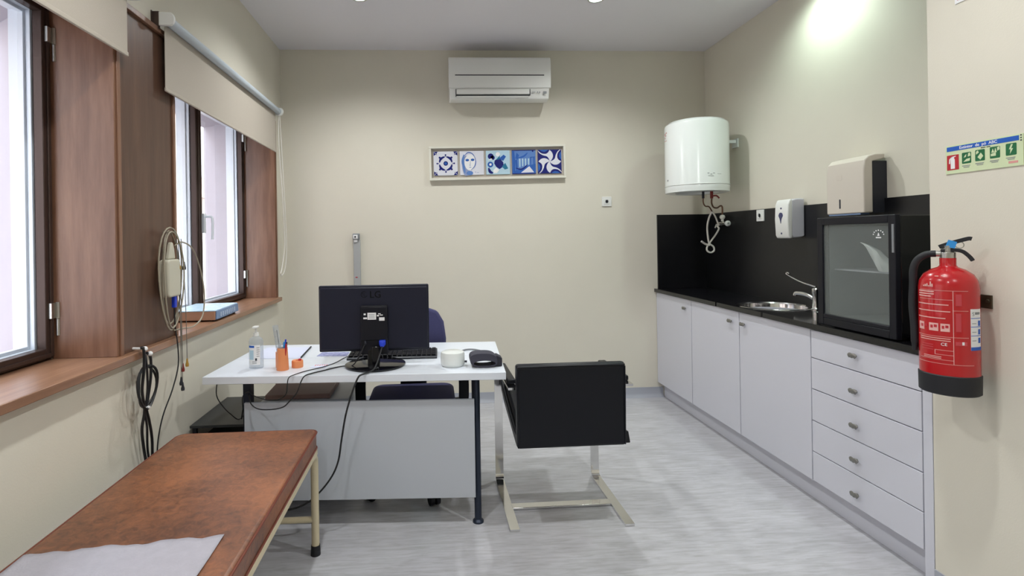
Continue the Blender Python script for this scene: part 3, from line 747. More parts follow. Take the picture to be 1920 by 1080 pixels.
# ------------------------------------------------------------------ water heater, mixer and hoses
hx, hy = 1.978, 3.87; R0 = .222
wh = thing('water_heater', 'white cylindrical electric water heater high in the corner', 'water heater', (hx, hy, 1.64))
obj('tank', MB().lathe([(.0001, .045), (.10, .045), (.105, .032), (.15, .028), (.152, .012), (.195, .008), (.222, .014), (R0 - .001, .032), (R0 + .002, .052), (R0, .058), (R0, .500), (R0 - .004, .517), (.190, .540), (.12, .555), (.0001, .560)], (hx, hy, 1.642), 64), 'enamel', wh)
obj('rim', MB().lathe([(R0, -.004), (R0 + .003, -.002), (R0 + .003, .002), (R0, .004)], (hx, hy, 1.706), 64), 'enamel', wh)
obj('wall_bracket', MB().box(hx + .13, 2.299, hy + .010, hy + .040, 2.028, 2.050).box(2.290, 2.299, hy - .01, hy + .065, 1.995, 2.060), 'enamel', wh)
def patch(mb, c, r, a0, a1, z0, z1, m=0, t=.0008, n=None):
    n = n or max(2, int(abs(a1 - a0) / .12))
    vs = []; fs = []
    for rr in (r, r + t):
        for i in range(n + 1):
            a = a0 + (a1 - a0) * i / n
            for z in (z0, z1): vs.append((c[0] + rr * math.cos(a), c[1] + rr * math.sin(a), z))
    k = 2 * (n + 1)
    for i in range(n):
        fs.append((2 * i, 2 * i + 1, 2 * i + 3, 2 * i + 2)); fs.append((k + 2 * i, k + 2 * i + 2, k + 2 * i + 3, k + 2 * i + 1))
        fs.append((2 * i, 2 * i + 2, k + 2 * i + 2, k + 2 * i)); fs.append((2 * i + 1, k + 2 * i + 1, k + 2 * i + 3, 2 * i + 3))
    fs.append((0, k, k + 1, 1)); fs.append((2 * n, 2 * n + 1, k + 2 * n + 1, k + 2 * n))
    mb.add(vs, fs, m)
facing = math.atan2(-hy, -hx)      # towards the viewer
lg = MB()
for k, (da, zz) in enumerate(((-1.33, 2.095), (-1.25, 2.10), (-1.20, 2.085), (-1.28, 2.07), (-1.15, 2.105))):
    patch(lg, (hx, hy), R0 + .0003, facing + da - .035, facing + da + .035, zz - .004, zz + .004)
patch(lg, (hx, hy), R0 + .0003, facing - 1.36, facing - 1.12, 2.045, 2.049)
tag(obj('maker_logo', lg, mat('faded_red', 'b06a60', .5), wh), 'faded red maker print')
for q in range(3):
    ls = MB(); patch(ls, (hx, hy), R0 + .0003, facing + .32 + q * .09, facing + .38 + q * .09, 1.775 - .008 * (q % 2), 1.779 - .008 * (q % 2)); obj('small_print', ls, 'ink_grey', wh)
    ls = MB(); patch(ls, (hx, hy), R0 + .0003, facing + .66 + .05 * q, facing + .69 + .05 * q, 1.77, 1.773); obj('small_print', ls, 'ink_grey', wh)
ls = MB()
patch(ls, (hx, hy), R0 + .0003, facing + .34, facing + .52, 1.756, 1.759); obj('small_print', ls, 'ink_grey', wh)
ls = MB(); patch(ls, (hx, hy), R0 + .0003, facing - 1.12, facing - 1.05, 1.742, 1.754)
obj('small_print', ls, 'ink_grey', wh)
for xx, yy, nm in ((2.015, 3.85, 0), (2.085, 3.86, 1)):
    p = obj('pipe_outlet', MB().cyl((xx, yy, 1.665), (xx, yy, 1.612), .011 if nm else .009, n=14), 'darkred' if nm else 'ink', wh)
    if nm: tag(obj('valve_lever', MB().tube([(xx, yy, 1.628), (xx + .03, yy - .01, 1.632), (xx + .05, yy - .015, 1.612)], .006, 8, k=3), 'darkred', p), 'dark red valve lever')
mx = thing('wall_mixer', 'chrome wall mixer with white swivel outlet below the heater', 'mixer tap', (2.284, 3.97, 1.43))
obj('body', MB().cyl((2.284, 3.98, 1.425), (2.225, 3.98, 1.425), .018, n=20).cyl((2.235, 3.94, 1.425), (2.235, 4.03, 1.425), .014, n=20), 'chrome', mx)
obj('knob', MB().lathe([(.0001, 0), (.012, 0), (.022, .008), (.022, .014), (.0001, .02)], (2.235, 3.90, 1.425), 20, axis='y').cyl((2.235, 3.90, 1.425), (2.235, 3.95, 1.425), .006, n=10), 'white_plastic', mx)
obj('riser_joint', MB().lathe([(.0001, -.02), (.016, -.012), (.021, 0), (.016, .014), (.0001, .02)], (2.235, 3.985, 1.475), 20).cyl((2.235, 3.985, 1.43), (2.235, 3.985, 1.47), .010, n=12), 'cord', mx)
obj('fitting', MB().cyl((2.225, 4.045, 1.425), (2.22, 4.06, 1.395), .009, n=12), 'chrome', mx)
tag(obj('water_pipe', MB().tube([(2.085, 3.86, 1.612), (2.09, 3.87, 1.575), (2.12, 3.90, 1.548), (2.17, 3.94, 1.545), (2.215, 3.975, 1.562), (2.235, 3.985, 1.552), (2.235, 3.985, 1.495)], .006, 10, k=5), 'copper', loc=(2.085, 3.86, 1.612)), 'bent copper-brown pipe from heater valve to the wall mixer', 'pipe')
tag(obj('inlet_pipe', MB().tube([(2.015, 3.85, 1.612), (2.018, 3.855, 1.58), (2.04, 3.87, 1.556), (2.075, 3.885, 1.552), (2.10, 3.90, 1.53), (2.11, 3.905, 1.515)], .005, 10, k=5), 'copper', loc=(2.015, 3.85, 1.612)), 'short brown pipe from the left heater outlet to the white hose', 'pipe')
tag(obj('shower_hose', MB().tube([(2.11, 3.905, 1.515), (2.095, 3.92, 1.47), (2.085, 3.93, 1.40), (2.09, 3.93, 1.32), (2.10, 3.93, 1.275), (2.13, 3.93, 1.25), (2.135, 3.93, 1.22), (2.11, 3.93, 1.205), (2.082, 3.93, 1.22), (2.082, 3.93, 1.25), (2.11, 3.93, 1.29), (2.16, 3.95, 1.34), (2.20, 3.975, 1.385), (2.218, 4.03, 1.405)], .0065, 10, k=6), 'cord', loc=(2.11, 3.93, 1.2)), 'white hose looped below the wall mixer against the black splashback', 'hose')
tag(obj('hose_end', MB().tube([(2.11, 3.906, 1.518), (2.14, 3.915, 1.48), (2.165, 3.925, 1.43), (2.172, 3.93, 1.418)], .0058, 10, k=4).sphere((2.172, 3.93, 1.416), .010, 12).tube([(2.035, 3.925, 1.292), (2.07, 3.93, 1.27), (2.10, 3.925, 1.262)], .0075, 10, k=4), 'cord', loc=(2.172, 3.93, 1.41)), 'loose white hose ends hanging beside the looped hose', 'hose')

# ------------------------------------------------------------------ fire extinguisher and signs
def extinguisher():
    cx, cy, r = 1.752, 1.718, .079
    t = thing('fire_extinguisher', 'red fire extinguisher hanging on the right wall', 'fire extinguisher', (cx, cy, .795))
    z = .795
    obj('cylinder', MB().lathe([(.0001, .004), (r, .006), (r, .355), (r - .003, .378), (r - .014, .400), (r - .034, .416), (.026, .424), (.022, .430), (.022, .455), (.0001, .456)], (cx, cy, z), 56), 'red', t)
    tag(obj('base_boot', MB().lathe([(.0001, 0), (r - .003, 0), (r + .002, .004), (r + .003, .064), (r, .067), (.0001, .067)], (cx, cy, z), 56), 'rubber', t), 'black rubber boot')
    fz = math.atan2(-cy, -cx)
    v = obj('valve', MB().cyl((cx, cy, z + .452), (cx, cy, z + .474), .021, n=20).box(cx - .012, cx + .012, cy - .012, cy + .012, z + .47, z + .497).cyl((cx - .005, cy + .005, z + .468), (cx - .033, cy + .033, z + .470), .010, n=14), 'steel', t, bevel=.001)
    dr = Vector((.70, -.71, 0))  # the grip runs to the right as seen from the room
    c0 = Vector((cx, cy, z))
    def P(u, h): return c0 + dr * u + Vector((0, 0, h))
    obj('lower_handle', MB().sweep(catmull([P(-.018, .478), P(.01, .482), (P(.035, .478)), P(.052, .462), P(.062, .446)], 5), [(-.010, -.006), (.010, -.006), (.010, .006), (-.010, .006)], up=(0, 0, 1)), 'rubber', v, bevel=.002)
    obj('squeeze_lever', MB().sweep(catmull([P(-.022, .492), P(0, .502), (P(.03, .513)), P(.052, .520), P(.060, .519)], 5), [(-.009, -.0065), (.009, -.0065), (.009, .0065), (-.009, .0065)], up=(0, 0, 1)), 'rubber', v, bevel=.002)
    obj('pin_ring', MB().tube([P(.030 + .011 * math.cos(a), .499 + .011 * math.sin(a)) for a in [i * PI / 8 for i in range(16)]], .0014, 6, closed=True), 'steel', v)
    o = Vector((-.71, -.70, 0)) * .012
    q = MB().prism([(-.014, -.010), (.010, -.016), (.016, .006), (-.006, .014)], 0, .002, 'y')
    q.xf(Matrix.Translation(P(.008, .503) + o) @ Matrix.Rotation(-PI / 4, 4, 'Z'))
    tag(obj('seal_tag', q, 'tagblue', v), 'blue plastic seal')
    L = Vector((-.70, .71, 0)); Fw = Vector((-.71, -.70, 0))
    hp = [c0 + L * a + Fw * b + Vector((0, 0, h)) for a, b, h in ((.03, 0, .469), (.055, .0, .466), (.078, .0, .448), (.090, 0, .415), (.0915, 0, .36), (.094, 0, .29), (.090, .0, .22), (.089, 0, .16))]
    obj('hose', MB().tube(hp, .0115, 14, k=5), 'rubber', t)
    obj('hose_tip', MB().cyl(hp[-1], hp[-1] + Vector((0, 0, -.03)), .010, .007, n=14), 'rubber', t)
    obj('wall_hook', MB().box(cx, WR2, cy - .012, cy + .012, z + .300, z + .322).box(WR2 - .006, WR2, cy - .052, cy + .03, z + .285, z + .330).cyl((WR2 - .006, cy - .042, z + .31), (WR2 - .010, cy - .042, z + .31), .006, n=10), mat('hook_brown', '4a4030', .5, metal=.5), t, bevel=.001)
    # printed panel
    w = MB(); a = lambda u: fz + math.asin(max(-1, min(1, u)))
    def line(u0, u1, h0, th=.0018, m=0): patch(w, (cx, cy), r + .0002, a(u0), a(u1), z + h0, z + h0 + th, m, t=.0005)
    def vline(u, h0, h1, m=0): patch(w, (cx, cy), r + .0002, a(u), a(u) + .02, z + h0, z + h1, m, t=.0005, n=1)
    line(-.9, .6, .348, .001); line(-.9, .15, .318, .001); line(.12, .6, .283, .001); line(-.95, .6, .195, .001); line(-.9, .15, .118, .001); line(-.95, .75, .105, .001)
    vline(.13, .105, .348); line(-.45, .13, .150, .001); line(-.45, .13, .135, .001); vline(-.45, .135, .150)
    for h in (.342, .334, .326): line(-.93, -.55 + .1 * (h > .33), h, .0035)
    for h, e in ((.300, .0), (.278, .05), (.255, -.1)): line(-.95, e, h, .003)
    for h in (.188, .181): line(-.9, .05, h, .0025)
    for h in (.165, .157, .149): line(-.85, -.5, h, .002, 1)
    for h in (.127, .122): line(-.8, -.25, h, .002)
    for u in (-.93, -.62, -.26):
        line(u, u + (.15 if u < -.9 else .29), .213, .026); line(u + .04, u + .12, .222, .010, 2); line(u + .15, u + .25, .225, .009, 2)
    for q_ in range(6): line(-.80 + q_ * .055, -.80 + q_ * .055 + .04, .360, .004 + .003 * (q_ % 3) + (.01 if q_ == 4 else 0))
    line(-.42, -.30, .395, .003); line(-.22, -.05, .397, .003)
    line(.22, .40, .30, .038, 1); line(.22, .38, .215, .060, 1); line(.20, .55, .170, .012, 1)
    obj('printed_instructions', w, [mat('label_print', 'e2b0aa', .5), mat('label_print_faint', 'c04048', .5), 'signred'], t)
    w2 = MB(); w = w2
    Xd_ = Vector((-math.sin(fz), math.cos(fz), 0)) 
    for k_, ch in enumerate('CE'):
        aa = a(-.26 + .12 * k_); n_ = Vector((math.cos(aa), math.sin(aa), 0)); tx = Vector((-math.sin(aa), math.cos(aa), 0))
        w2.text(ch, .014, Vector((cx, cy, z + .166)) + n_ * (r + .0008), tx, (0, 0, 1), depth=.0003)
    patch(w2, (cx, cy), r + .0002, a(.40), a(.47), z + .172, z + .182, t=.0006)
    obj('certification_mark', w2, 'label_w', t)
    s = MB(); w = s
    patch(s, (cx, cy), r + .0006, a(.66), a(.955), z + .155, z + .290, 0, t=.0006)
    for h in (.259, .231, .202): patch(s, (cx, cy), r + .0013, a(.66), a(.955), z + h, z + h + .002, 1, t=.0003)
    patch(s, (cx, cy), r + .0013, a(.66), a(.955), z + .155, z + .166, 1, t=.0003)
    for h in (.238, .210, .182): patch(s, (cx, cy), r + .0013, a(.88), a(.94), z + h - .003, z + h + .014, 1, t=.0003); patch(s, (cx, cy), r + .0013, a(.70), a(.82), z + h + .004, z + h + .006, 2, t=.0003)
    patch(s, (cx, cy), r + .0013, a(.79), a(.93), z + .272, z + .280, 2, t=.0003)
    aa = a(.70); s.text('S', .018, Vector((cx, cy, z + .268)) + Vector((math.cos(aa), math.sin(aa), 0)) * (r + .0016), (-math.sin(aa), math.cos(aa), 0), (0, 0, 1), 2, depth=.0002)
    tag(obj('service_sticker', s, ['label_w', 'signblue', 'ink_grey'], t), 'white and blue service sticker')
extinguisher()

def ext_sign():
    y0, y1, z0, z1 = 1.818, 1.566, 1.545, 1.645          # left edge (far) to right edge (near)
    w, h = y0 - y1, z1 - z0; x = WR2
    t = thing('safety_sign', 'pale green extinguisher sign with blue band and five pictograms', 'sign', (x, (y0 + y1) / 2, (z0 + z1) / 2))
    b = obj('board', MB().box(x - .003, x, y1, y0, z0, z1), 'signbg', t)
    def U(u): return y0 - u * w
    def V(v): return z0 + v * h
    def pl(m, pts, k=0, lift=0): m.prism([(U(a), V(c)) for a, c in pts], x - .0036 - lift * .0003, x - .003, 'x', k)
    def rect(m, a0, a1, c0, c1, k=0, lift=0): pl(m, [(a0, c0), (a1, c0), (a1, c1), (a0, c1)], k, lift)
    m = MB(); rect(m, .02, .955, .80, .955); obj('blue_band', m, 'signblue', b, smooth=0)
    m = MB(); m.text('Extintor  de  pó  ABC', .0140, (x - .0038, U(.20), V(.835)), (0, -1, 0), (0, 0, 1), depth=.0002, bold=.0002); 
    obj('sign_text', m, 'label_w', b, smooth=0)
    m = MB(); rect(m, .02, .19, .13, .66, 0); 
    pl(m, [(.075, .17), (.135, .17), (.135, .50), (.12, .56), (.09, .56), (.075, .50)], 1, 1)
    pl(m, [(.09, .56), (.12, .56), (.15, .60), (.15, .62), (.085, .60)], 1, 1); pl(m, [(.09, .60), (.055, .52), (.05, .36), (.065, .36), (.07, .50), (.10, .58)], 1, 1)
    obj('extinguisher_pictogram', m, ['signred', 'label_w'], b, smooth=0)
    def pict(u, c0, fn):
        m = MB(); m.prism([(U(p), V(q)) for p, q in [(u + a * .125, c0 + c * .38) for a, c in rrect(0, 1, 0, 1, .08, 3)]], x - .0036, x - .003, 'x', 0)
        fn(lambda pts: pl(m, [(u + a * .125, c0 + c * .38) for a, c in pts], 1, 1))
        m2 = MB(); rect(m2, u + .0, u + .11, c0 - .09, c0 - .065); rect(m2, u + .02, u + .10, c0 - .14, c0 - .115)
        obj('green_pictogram', m, ['signgreen', 'signbg'], b, smooth=0); obj('caption_lines', m2, 'ink_grey', b, smooth=0)
    pict(.235, .30, lambda p: (p([(.2, .55), (.45, .6), (.5, .85), (.35, .75)]), p([(.15, .15), (.85, .2), (.9, .45), (.5, .4)]), p([(.65, .6), (.95, .65), (.9, .95), (.7, .9)])))
    pict(.415, .32, lambda p: (p([(.25, .35), (.55, .1), (.85, .4), (.6, .72)]), p([(.1, .6), (.4, .75), (.3, .95), (.1, .85)])))
    pict(.605, .34, lambda p: (p([(.1, .2), (.6, .2), (.6, .5), (.1, .4)]), p([(.15, .5), (.3, .85), (.45, .5)]), p([(.45, .5), (.55, .9), (.7, .5)]), p([(.75, .6), (.98, .7), (.95, .98), (.72, .9)])))
    pict(.800, .36, lambda p: p([(.5, .92), (.3, .5), (.45, .52), (.4, .12), (.7, .58), (.52, .56), (.68, .92)]))
    m = MB(); rect(m, .83, .94, .10, .17); obj('red_print', m, 'ink_pink', b, smooth=0)
    m = MB(); rect(m, .97, .985, .93, .97); rect(m, .97, .985, .85, .89); rect(m, .97, .985, .77, .81); rect(m, .49, .55, .74, .765); rect(m, .565, .61, .74, .765); obj('black_print', m, 'ink', b, smooth=0)
ext_sign()
s2 = thing('safety_sign', 'red and white sign at the top right edge of the photo, mostly cut off', 'sign', (WR2, 1.66, 2.24))
b2 = obj('board', MB().box(WR2 - .003, WR2, 1.545, 1.776, 2.140, 2.37), 'label_w', s2)
obj('red_field', MB().box(WR2 - .0036, WR2 - .003, 1.555, 1.767, 2.150, 2.36), 'signred', b2)
obj('pictogram', MB().prism([(1.63, 2.19), (1.69, 2.19), (1.69, 2.30), (1.675, 2.33), (1.645, 2.33), (1.63, 2.30)], WR2 - .0040, WR2 - .0035, 'x'), 'label_w', b2)
# ------------------------------------------------------------------ desk
DX, DY, DR = -.347, 2.800, -.050
ZT = .730
dk = thing('desk', 'white office desk with a grey modesty panel and dark legs', 'desk', (DX, DY, 0), DR)
def dbox(*a): return MB().box(*a)
obj('desktop', dbox(-.690, .690, -.362, .0, ZT - .034, ZT), 'desk', dk, bevel=.002, world=False)
obj('desktop', dbox(-.690, .690, .0025, .362, ZT - .034, ZT), 'desk', dk, bevel=.002, world=False)
obj('modesty_panel', dbox(-.525, .545, -.305, -.288, .135, .592), 'deskpanel', dk, bevel=.0015, world=False)
obj('crossbar', dbox(-.51, .53, -.285, -.26, .676, .6955).box(-.51, .53, .20, .225, .662, .6955), 'dark_metal', dk, world=False)
def leg_round(x, y):
    return MB().cyl((x, y, .012), (x, y, ZT - .034), .0165, n=20).lathe([(.0001, 0), (.026, 0), (.026, .008), (.017, .016), (.0001, .018)], (x, y, 0), 24)
obj('leg', MB().box(-.545, -.508, -.300 + .035, -.228, .012, ZT - .034).box(-.55, -.503, -.27, -.222, 0, .014), 'dark_metal', dk, world=False)
obj('leg', leg_round(.556, -.262), 'dark_metal', dk, world=False)
obj('leg', leg_round(-.560, .27), 'dark_metal', dk, world=False)
obj('leg', leg_round(.560, .27), 'dark_metal', dk, world=False)
DM = Matrix.Translation((DX, DY, 0)) @ Matrix.Rotation(DR, 4, 'Z')

# low grey pedestal and brown folder seen under the desktop
pd = thing('pedestal', 'low grey pedestal under the desk behind the modesty panel', 'pedestal', (-.655, 2.97, 0))
obj('cabinet', MB().box(-.90, -.45, 2.80, 3.14, .02, .515), 'deskpanel', pd, bevel=.003)
for k in range(3): obj('drawer', MB().box(-.885, -.465, 3.141, 3.155, .03 + .16 * k, .185 + .16 * k), 'deskpanel', pd, bevel=.002)
tag(obj('document_box', MB().prism([(2.82, .5155), (3.12, .5155), (3.12, .553), (2.82, .540)], -.885, -.55, 'x'), 'pinkbrown', bevel=.004, loc=(-.7, 2.9, .5155)), 'brown folder box lying on grey pedestal under the desktop', 'folder')

# low black side table against the window wall
lt = thing('side_table', 'low black table between the window wall and the desk leg', 'side table', (-1.05, 2.9, 0))
obj('top', MB().box(-1.195, -.918, 2.655, 3.13, .437, .450), mat('dark_top', '2b2d2f', .4), lt, bevel=.002)
for x in (-1.185, -.945):
    for y in (2.665, 3.10): obj('leg', MB().box(x, x + .018, y, y + .018, 0, .437), 'black', lt)
obj('lower_shelf', MB().box(-1.18, -.93, 2.675, 3.11, .20, .212), 'black', lt)
tag(obj('black_box', MB().box(-1.13, -.95, 2.70, 3.05, .2125, .40), 'black', bevel=.004, loc=(-1.04, 2.88, .2125)), 'black computer case on the shelf of the low black table', 'computer case')

# ------------------------------------------------------------------ office chair behind the desk
ocx, ocy = -.125, 2.955
oc = thing('office_chair', 'navy blue swivel office chair behind the desk', 'office chair', (ocx, ocy, 0))
seat = MB().prism(rrect(ocx - .235, ocx + .235, ocy - .20, ocy + .23, .07, 6), .435, .485)
obj('seat', seat, 'navy', oc, bevel=.018, seg=4)
bk = MB(); vs = []; fs = []; nn = 24
outl = [(-.205, .60), (-.222, .66), (-.225, .74), (-.212, .84), (-.175, .905), (-.12, .925), (0, .93), (.12, .925), (.175, .905), (.212, .84), (.225, .74), (.222, .66), (.205, .60), (.12, .585), (0, .58), (-.12, .585)]
outl = [(ocx - .028 + a, b) for a, b in outl]
bk.prism(outl, ocy + .245, ocy + .295, 'y')
obj('backrest', bk, 'navy', oc, bevel=.015, seg=3)
obj('back_shell', MB().prism([(ocx - .028 + (a - ocx + .028) * .9, .755 + (b - .755) * .9 - .01) for a, b in outl], ocy + .29, ocy + .31, 'y'), 'black', oc, bevel=.006)
obj('back_post', MB().prism([(ocy + .10, .415), (ocy + .32, .415), (ocy + .34, .45), (ocy + .325, .72), (ocy + .305, .72), (ocy + .31, .46), (ocy + .10, .435)], ocx - .085, ocx + .075, 'x'), 'black', oc, bevel=.004)
for s in (-1, 1):
    xx = ocx + s * .275 
    m = MB().sweep(catmull([(ocx + s * .20, ocy + .02, .425), (xx, ocy + .02, .43), (xx + s * .012, ocy + .02, .50), (xx + s * .008, ocy + .02, .62)], 5), [(-.028, -.010), (.028, -.010), (.028, .010), (-.028, .010)], up=(0, 1, 0))
    ar = obj('armrest', m, 'black', oc, bevel=.003)
    obj('arm_pad', MB().prism(rrect(xx + s * .008 - .035, xx + s * .008 + .035, ocy - .10, ocy + .16, .03), .62, .645), 'black', ar, bevel=.008)
obj('gas_lift', MB().cyl((ocx, ocy, .10), (ocx, ocy, .43), .026, n=18).cyl((ocx, ocy, .10), (ocx, ocy, .25), .034, n=18), 'black', oc)
for k in range(5):
    a = math.radians(-52 + 72 * k + -15); dx, dy = math.cos(a), math.sin(a)
    ex, ey = ocx + .275 * dx, ocy + .275 * dy
    lg_ = obj('base_arm', MB().sweep([(ocx + .02 * dx, ocy + .02 * dy, .125), (ocx + .15 * dx, ocy + .15 * dy, .105), (ex, ey, .078)], [(-.022, -.014), (.022, -.014), (.016, .014), (-.016, .014)], up=(0, 0, 1)), 'black', oc, bevel=.003)
    px, py = -dy, dx
    cs = MB().cyl((ex, ey, .05), (ex, ey, .085), .008, n=10)
    for s in (-1, 1): cs.cyl((ex + s * .006 * px + .012 * dx, ey + s * .006 * py + .012 * dy, .0275), (ex + s * .026 * px + .012 * dx, ey + s * .026 * py + .012 * dy, .0275), .0273, n=20)
    cs.box(ex - .014, ex + .014, ey - .014, ey + .014, .045, .062)
    obj('caster', cs, 'black', lg_)

# ------------------------------------------------------------------ visitor chair
VX, VY, VR = .622, 2.62, 0.0
vc = thing('visitor_chair', 'black leather chair with flat chrome cantilever frame facing the desk', 'chair', (VX - .002, VY, 0), .010)
def rib(x, pts, w, th, m, k=5):
    m.sweep(catmull([(x, a, b) for a, b in pts], k), [(-w / 2, -th / 2), (w / 2, -th / 2), (w / 2, th / 2), (-w / 2, th / 2)], up=None if False else (0, -.001, 1) if False else None)
def flatbar(path2, x, w, th):
    # rectangular bar whose wide side is along X, following (y, z) points
    P = catmull([(0, a, b) for a, b in path2], 5); m = MB(); vs = []; fs = []
    for i, p in enumerate(P):
        t = (P[min(i + 1, len(P) - 1)] - P[max(i - 1, 0)]).normalized(); nrm = Vector((0, -t.z, t.y))
        for sx, sn in ((-1, -1), (1, -1), (1, 1), (-1, 1)):
            q = Vector((x, p.y, p.z)) + Vector((sx * w / 2, 0, 0)) + nrm * (sn * th / 2); vs.append(q)
    for i in range(len(P) - 1):
        for j in range(4): fs.append((4 * i + j, 4 * i + (j + 1) % 4, 4 * i + 4 + (j + 1) % 4, 4 * i + 4 + j))
    fs.append((0, 1, 2, 3)); e = 4 * (len(P) - 1); fs.append((e, e + 1, e + 2, e + 3))
    return m.add(vs, fs)
for s in (-1, 1):
    x = s * .268
    pts = [(-.213, .007), (-.19, .007), (.0, .007), (.20, .007), (.275, .010), (.300, .030), (.305, .08), (.305, .30), (.305, .50), (.300, .60), (.275, .640), (.22, .652), (.0, .655), (-.22, .655)]
    obj('frame_bar', flatbar(pts, x, .044, .011), 'chrome', vc, bevel=.002, world=False)
    ap = MB().box(x - .021, x + .021, -.17, .16, .661, .685)
    obj('arm_pad', ap, 'black_leather', vc, bevel=.006, world=False)
obj('crossbar', MB().box(-.25, .25, -.022, .026, .002, .013), 'chrome', vc, bevel=.002, world=False)
obj('backrest', MB().prism([(-.285, .405), (-.235, .400), (-.235, .772), (-.275, .780), (-.292, .765)], -.262, .230, 'x'), 'black_leather', vc, bevel=.012, seg=3, world=False)
bp = MB()
for xx in (-.257, .225): bp.tube([(xx, -.284, .41), (xx, -.2885, .60), (xx, -.290, .762)], .004, 8)
bp.tube([(-.257, -.290, .768), (-.016, -.291, .770), (.225, -.290, .768)], .004, 8)
obj('piping', bp, 'black_leather', vc, world=False)
obj('seat', MB().prism([(-.245, .400), (-.20, .395), (.12, .470), (.235, .500), (.262, .530), (.255, .565), (.22, .572), (.10, .535), (-.17, .470), (-.235, .475)], -.243, .243, 'x'), 'black_leather', vc, bevel=.014, seg=3, world=False)
for s in (-1, 1):
    side = MB().prism([(-.262, .405), (-.21, .40), (.14, .475), (.25, .515), (.285, .56), (.290, .615), (.268, .615), (.262, .572), (.22, .545), (.10, .51), (-.16, .445), (-.24, .45)], s * .246 - .012, s * .246 + .012, 'x')
    obj('side_panel', side, 'black_leather', vc, bevel=.004, world=False)

# ------------------------------------------------------------------ examination couch with paper
bx0, bx1, by0, by1 = -1.090, -.508, .30, 2.328
ec = thing('examination_couch', 'brown vinyl examination couch with cream tubular legs', 'couch', ((bx0 + bx1) / 2, 1.3, 0))
mt = MB().prism(rrect(bx0, bx1, by0, by1, .035, 6), .452, .530)
mo = obj('mattress', mt, 'vinyl', ec, bevel=.012, seg=4)
for zz in (.523, .459):
    pp = [(a, b, zz) for a, b in rrect(bx0 - .001, bx1 + .001, by0 - .001, by1 + .001, .035, 6)]
    obj('piping', MB().tube(pp, .0045, 8, closed=True), mat('piping_brown', '6b3524', .35), mo)
fm = MB()
fm.box(bx1 - .030, bx1 + .003, by0 + .02, by1 - .02, .427, .4515).box(bx0 + .004, bx0 + .030, by0 + .02, by1 - .02, .434, .4515)
fm.box(bx0 + .03, bx1 - .03, by0 + .02, by0 + .046, .434, .4515).box(bx0 + .03, bx1 - .03, by1 - .046, by1 - .02, .434, .4515)
obj('frame', fm, 'cream_metal', ec, bevel=.004)
for xx in (bx0 + .018, bx1 - .012):
    for yy, sg in ((by1 - .022, -1), (by0 + .06, 1)):
        l_ = obj('leg', MB().tube([(xx, yy, .03), (xx, yy, .25), (xx, yy, .385), (xx, yy + sg * .012, .418), (xx, yy + sg * .04, .434), (xx, yy + sg * .10, .437)], .0165, 16, k=5), 'cream_metal', ec)
        tag(obj('rubber_foot', MB().cyl((xx, yy, 0), (xx, yy, .042), .021, .019, n=20), 'rubber', l_), 'black rubber foot')
for yy in (by1 - .022, by0 + .06): obj('stretcher', MB().cyl((bx0 + .018, yy, .150), (bx1 - .012, yy, .150), .013, n=16), 'cream_metal', ec)
# crepe paper sheet
random.seed(3); ps = MB(); nx, ny = 36, 40; vs = []; fs = []
for i in range(nx + 1):
    u = i / nx; xx = -1.078 + (.490) * u
    yedge = 1.445 + .060 * u + .004 * math.sin(19 * u) + .003 * math.sin(47 * u + 1) + .002 * random.random()
    for j in range(ny + 1):
        v = j / ny; yy = yedge - v * (yedge - .50); x2 = xx + .006 * math.sin(v * 5) * u
        zz = .5318 + .0022 * (math.sin(x2 * 23 + yy * 7) * math.sin(yy * 15 + 2 * math.sin(x2 * 9)) + 1) + .0015 * max(0, math.sin((x2 * .9 + yy * .5) * 28)) ** 6
        vs.append((x2, yy, zz))
for i in range(nx):
    for j in range(ny): a = i * (ny + 1) + j; fs.append((a, a + 1, a + ny + 2, a + ny + 1))
ps.add(vs, fs)
po = tag(obj('paper_sheet', ps, 'tissue', smooth=80, loc=(-.83, 1.0, .531)), 'greyish white crepe paper sheet spread on the brown couch', 'paper sheet')
md = po.modifiers.new('thick', 'SOLIDIFY'); md.thickness = .0008; md.offset = 1

# ------------------------------------------------------------------ monitor
mn = thing('monitor', 'black computer monitor seen from behind on the desk', 'monitor', (-.288, 2.585, ZT))
my = 2.605
P_ = MB().prism(rrect(-.555, -.024, .802, 1.122, .006, 3), my + .0, my + .022, 'y')
P_.prism([(-.548, .812), (-.031, .812), (-.031, 1.112), (-.548, 1.112)], my - .012, my + .001, 'y')
pb = obj('housing', P_, mat('monitor_black', '181a2a', .45, spec=.3), mn, bevel=.005)
obj('screen', MB().box(-.543, -.036, my + .0225, my + .0235, .822, 1.108), 'black_gloss', mn)
hb = obj('rear_box', MB().prism(rrect(-.352, -.222, .793, 1.026, .008, 3), my - .036, my - .01, 'y').box(-.35, -.224, my - .040, my - .034, .860, 1.02), 'black', mn, bevel=.003)
lb = MB(); yy = my - .0405
for (a, b, c, d) in ((-.335, -.325, .982, .990), (-.337, -.319, .963, .971), (-.317, -.276, .960, .993), (-.272, -.262, .975, .982), (-.266, -.254, .985, .989), (-.262, -.236, .954, .970), (-.258, -.244, .979, .983)):
    lb.box(a, b, yy, yy + .001, c, d)
for q in range(4): lb.box(-.311, -.283, yy - .0003, yy, .984 - q * .006, .986 - q * .006, 1)
tag(obj('rating_label', lb, ['label_w', 'ink_grey'], hb), 'white printed labels')
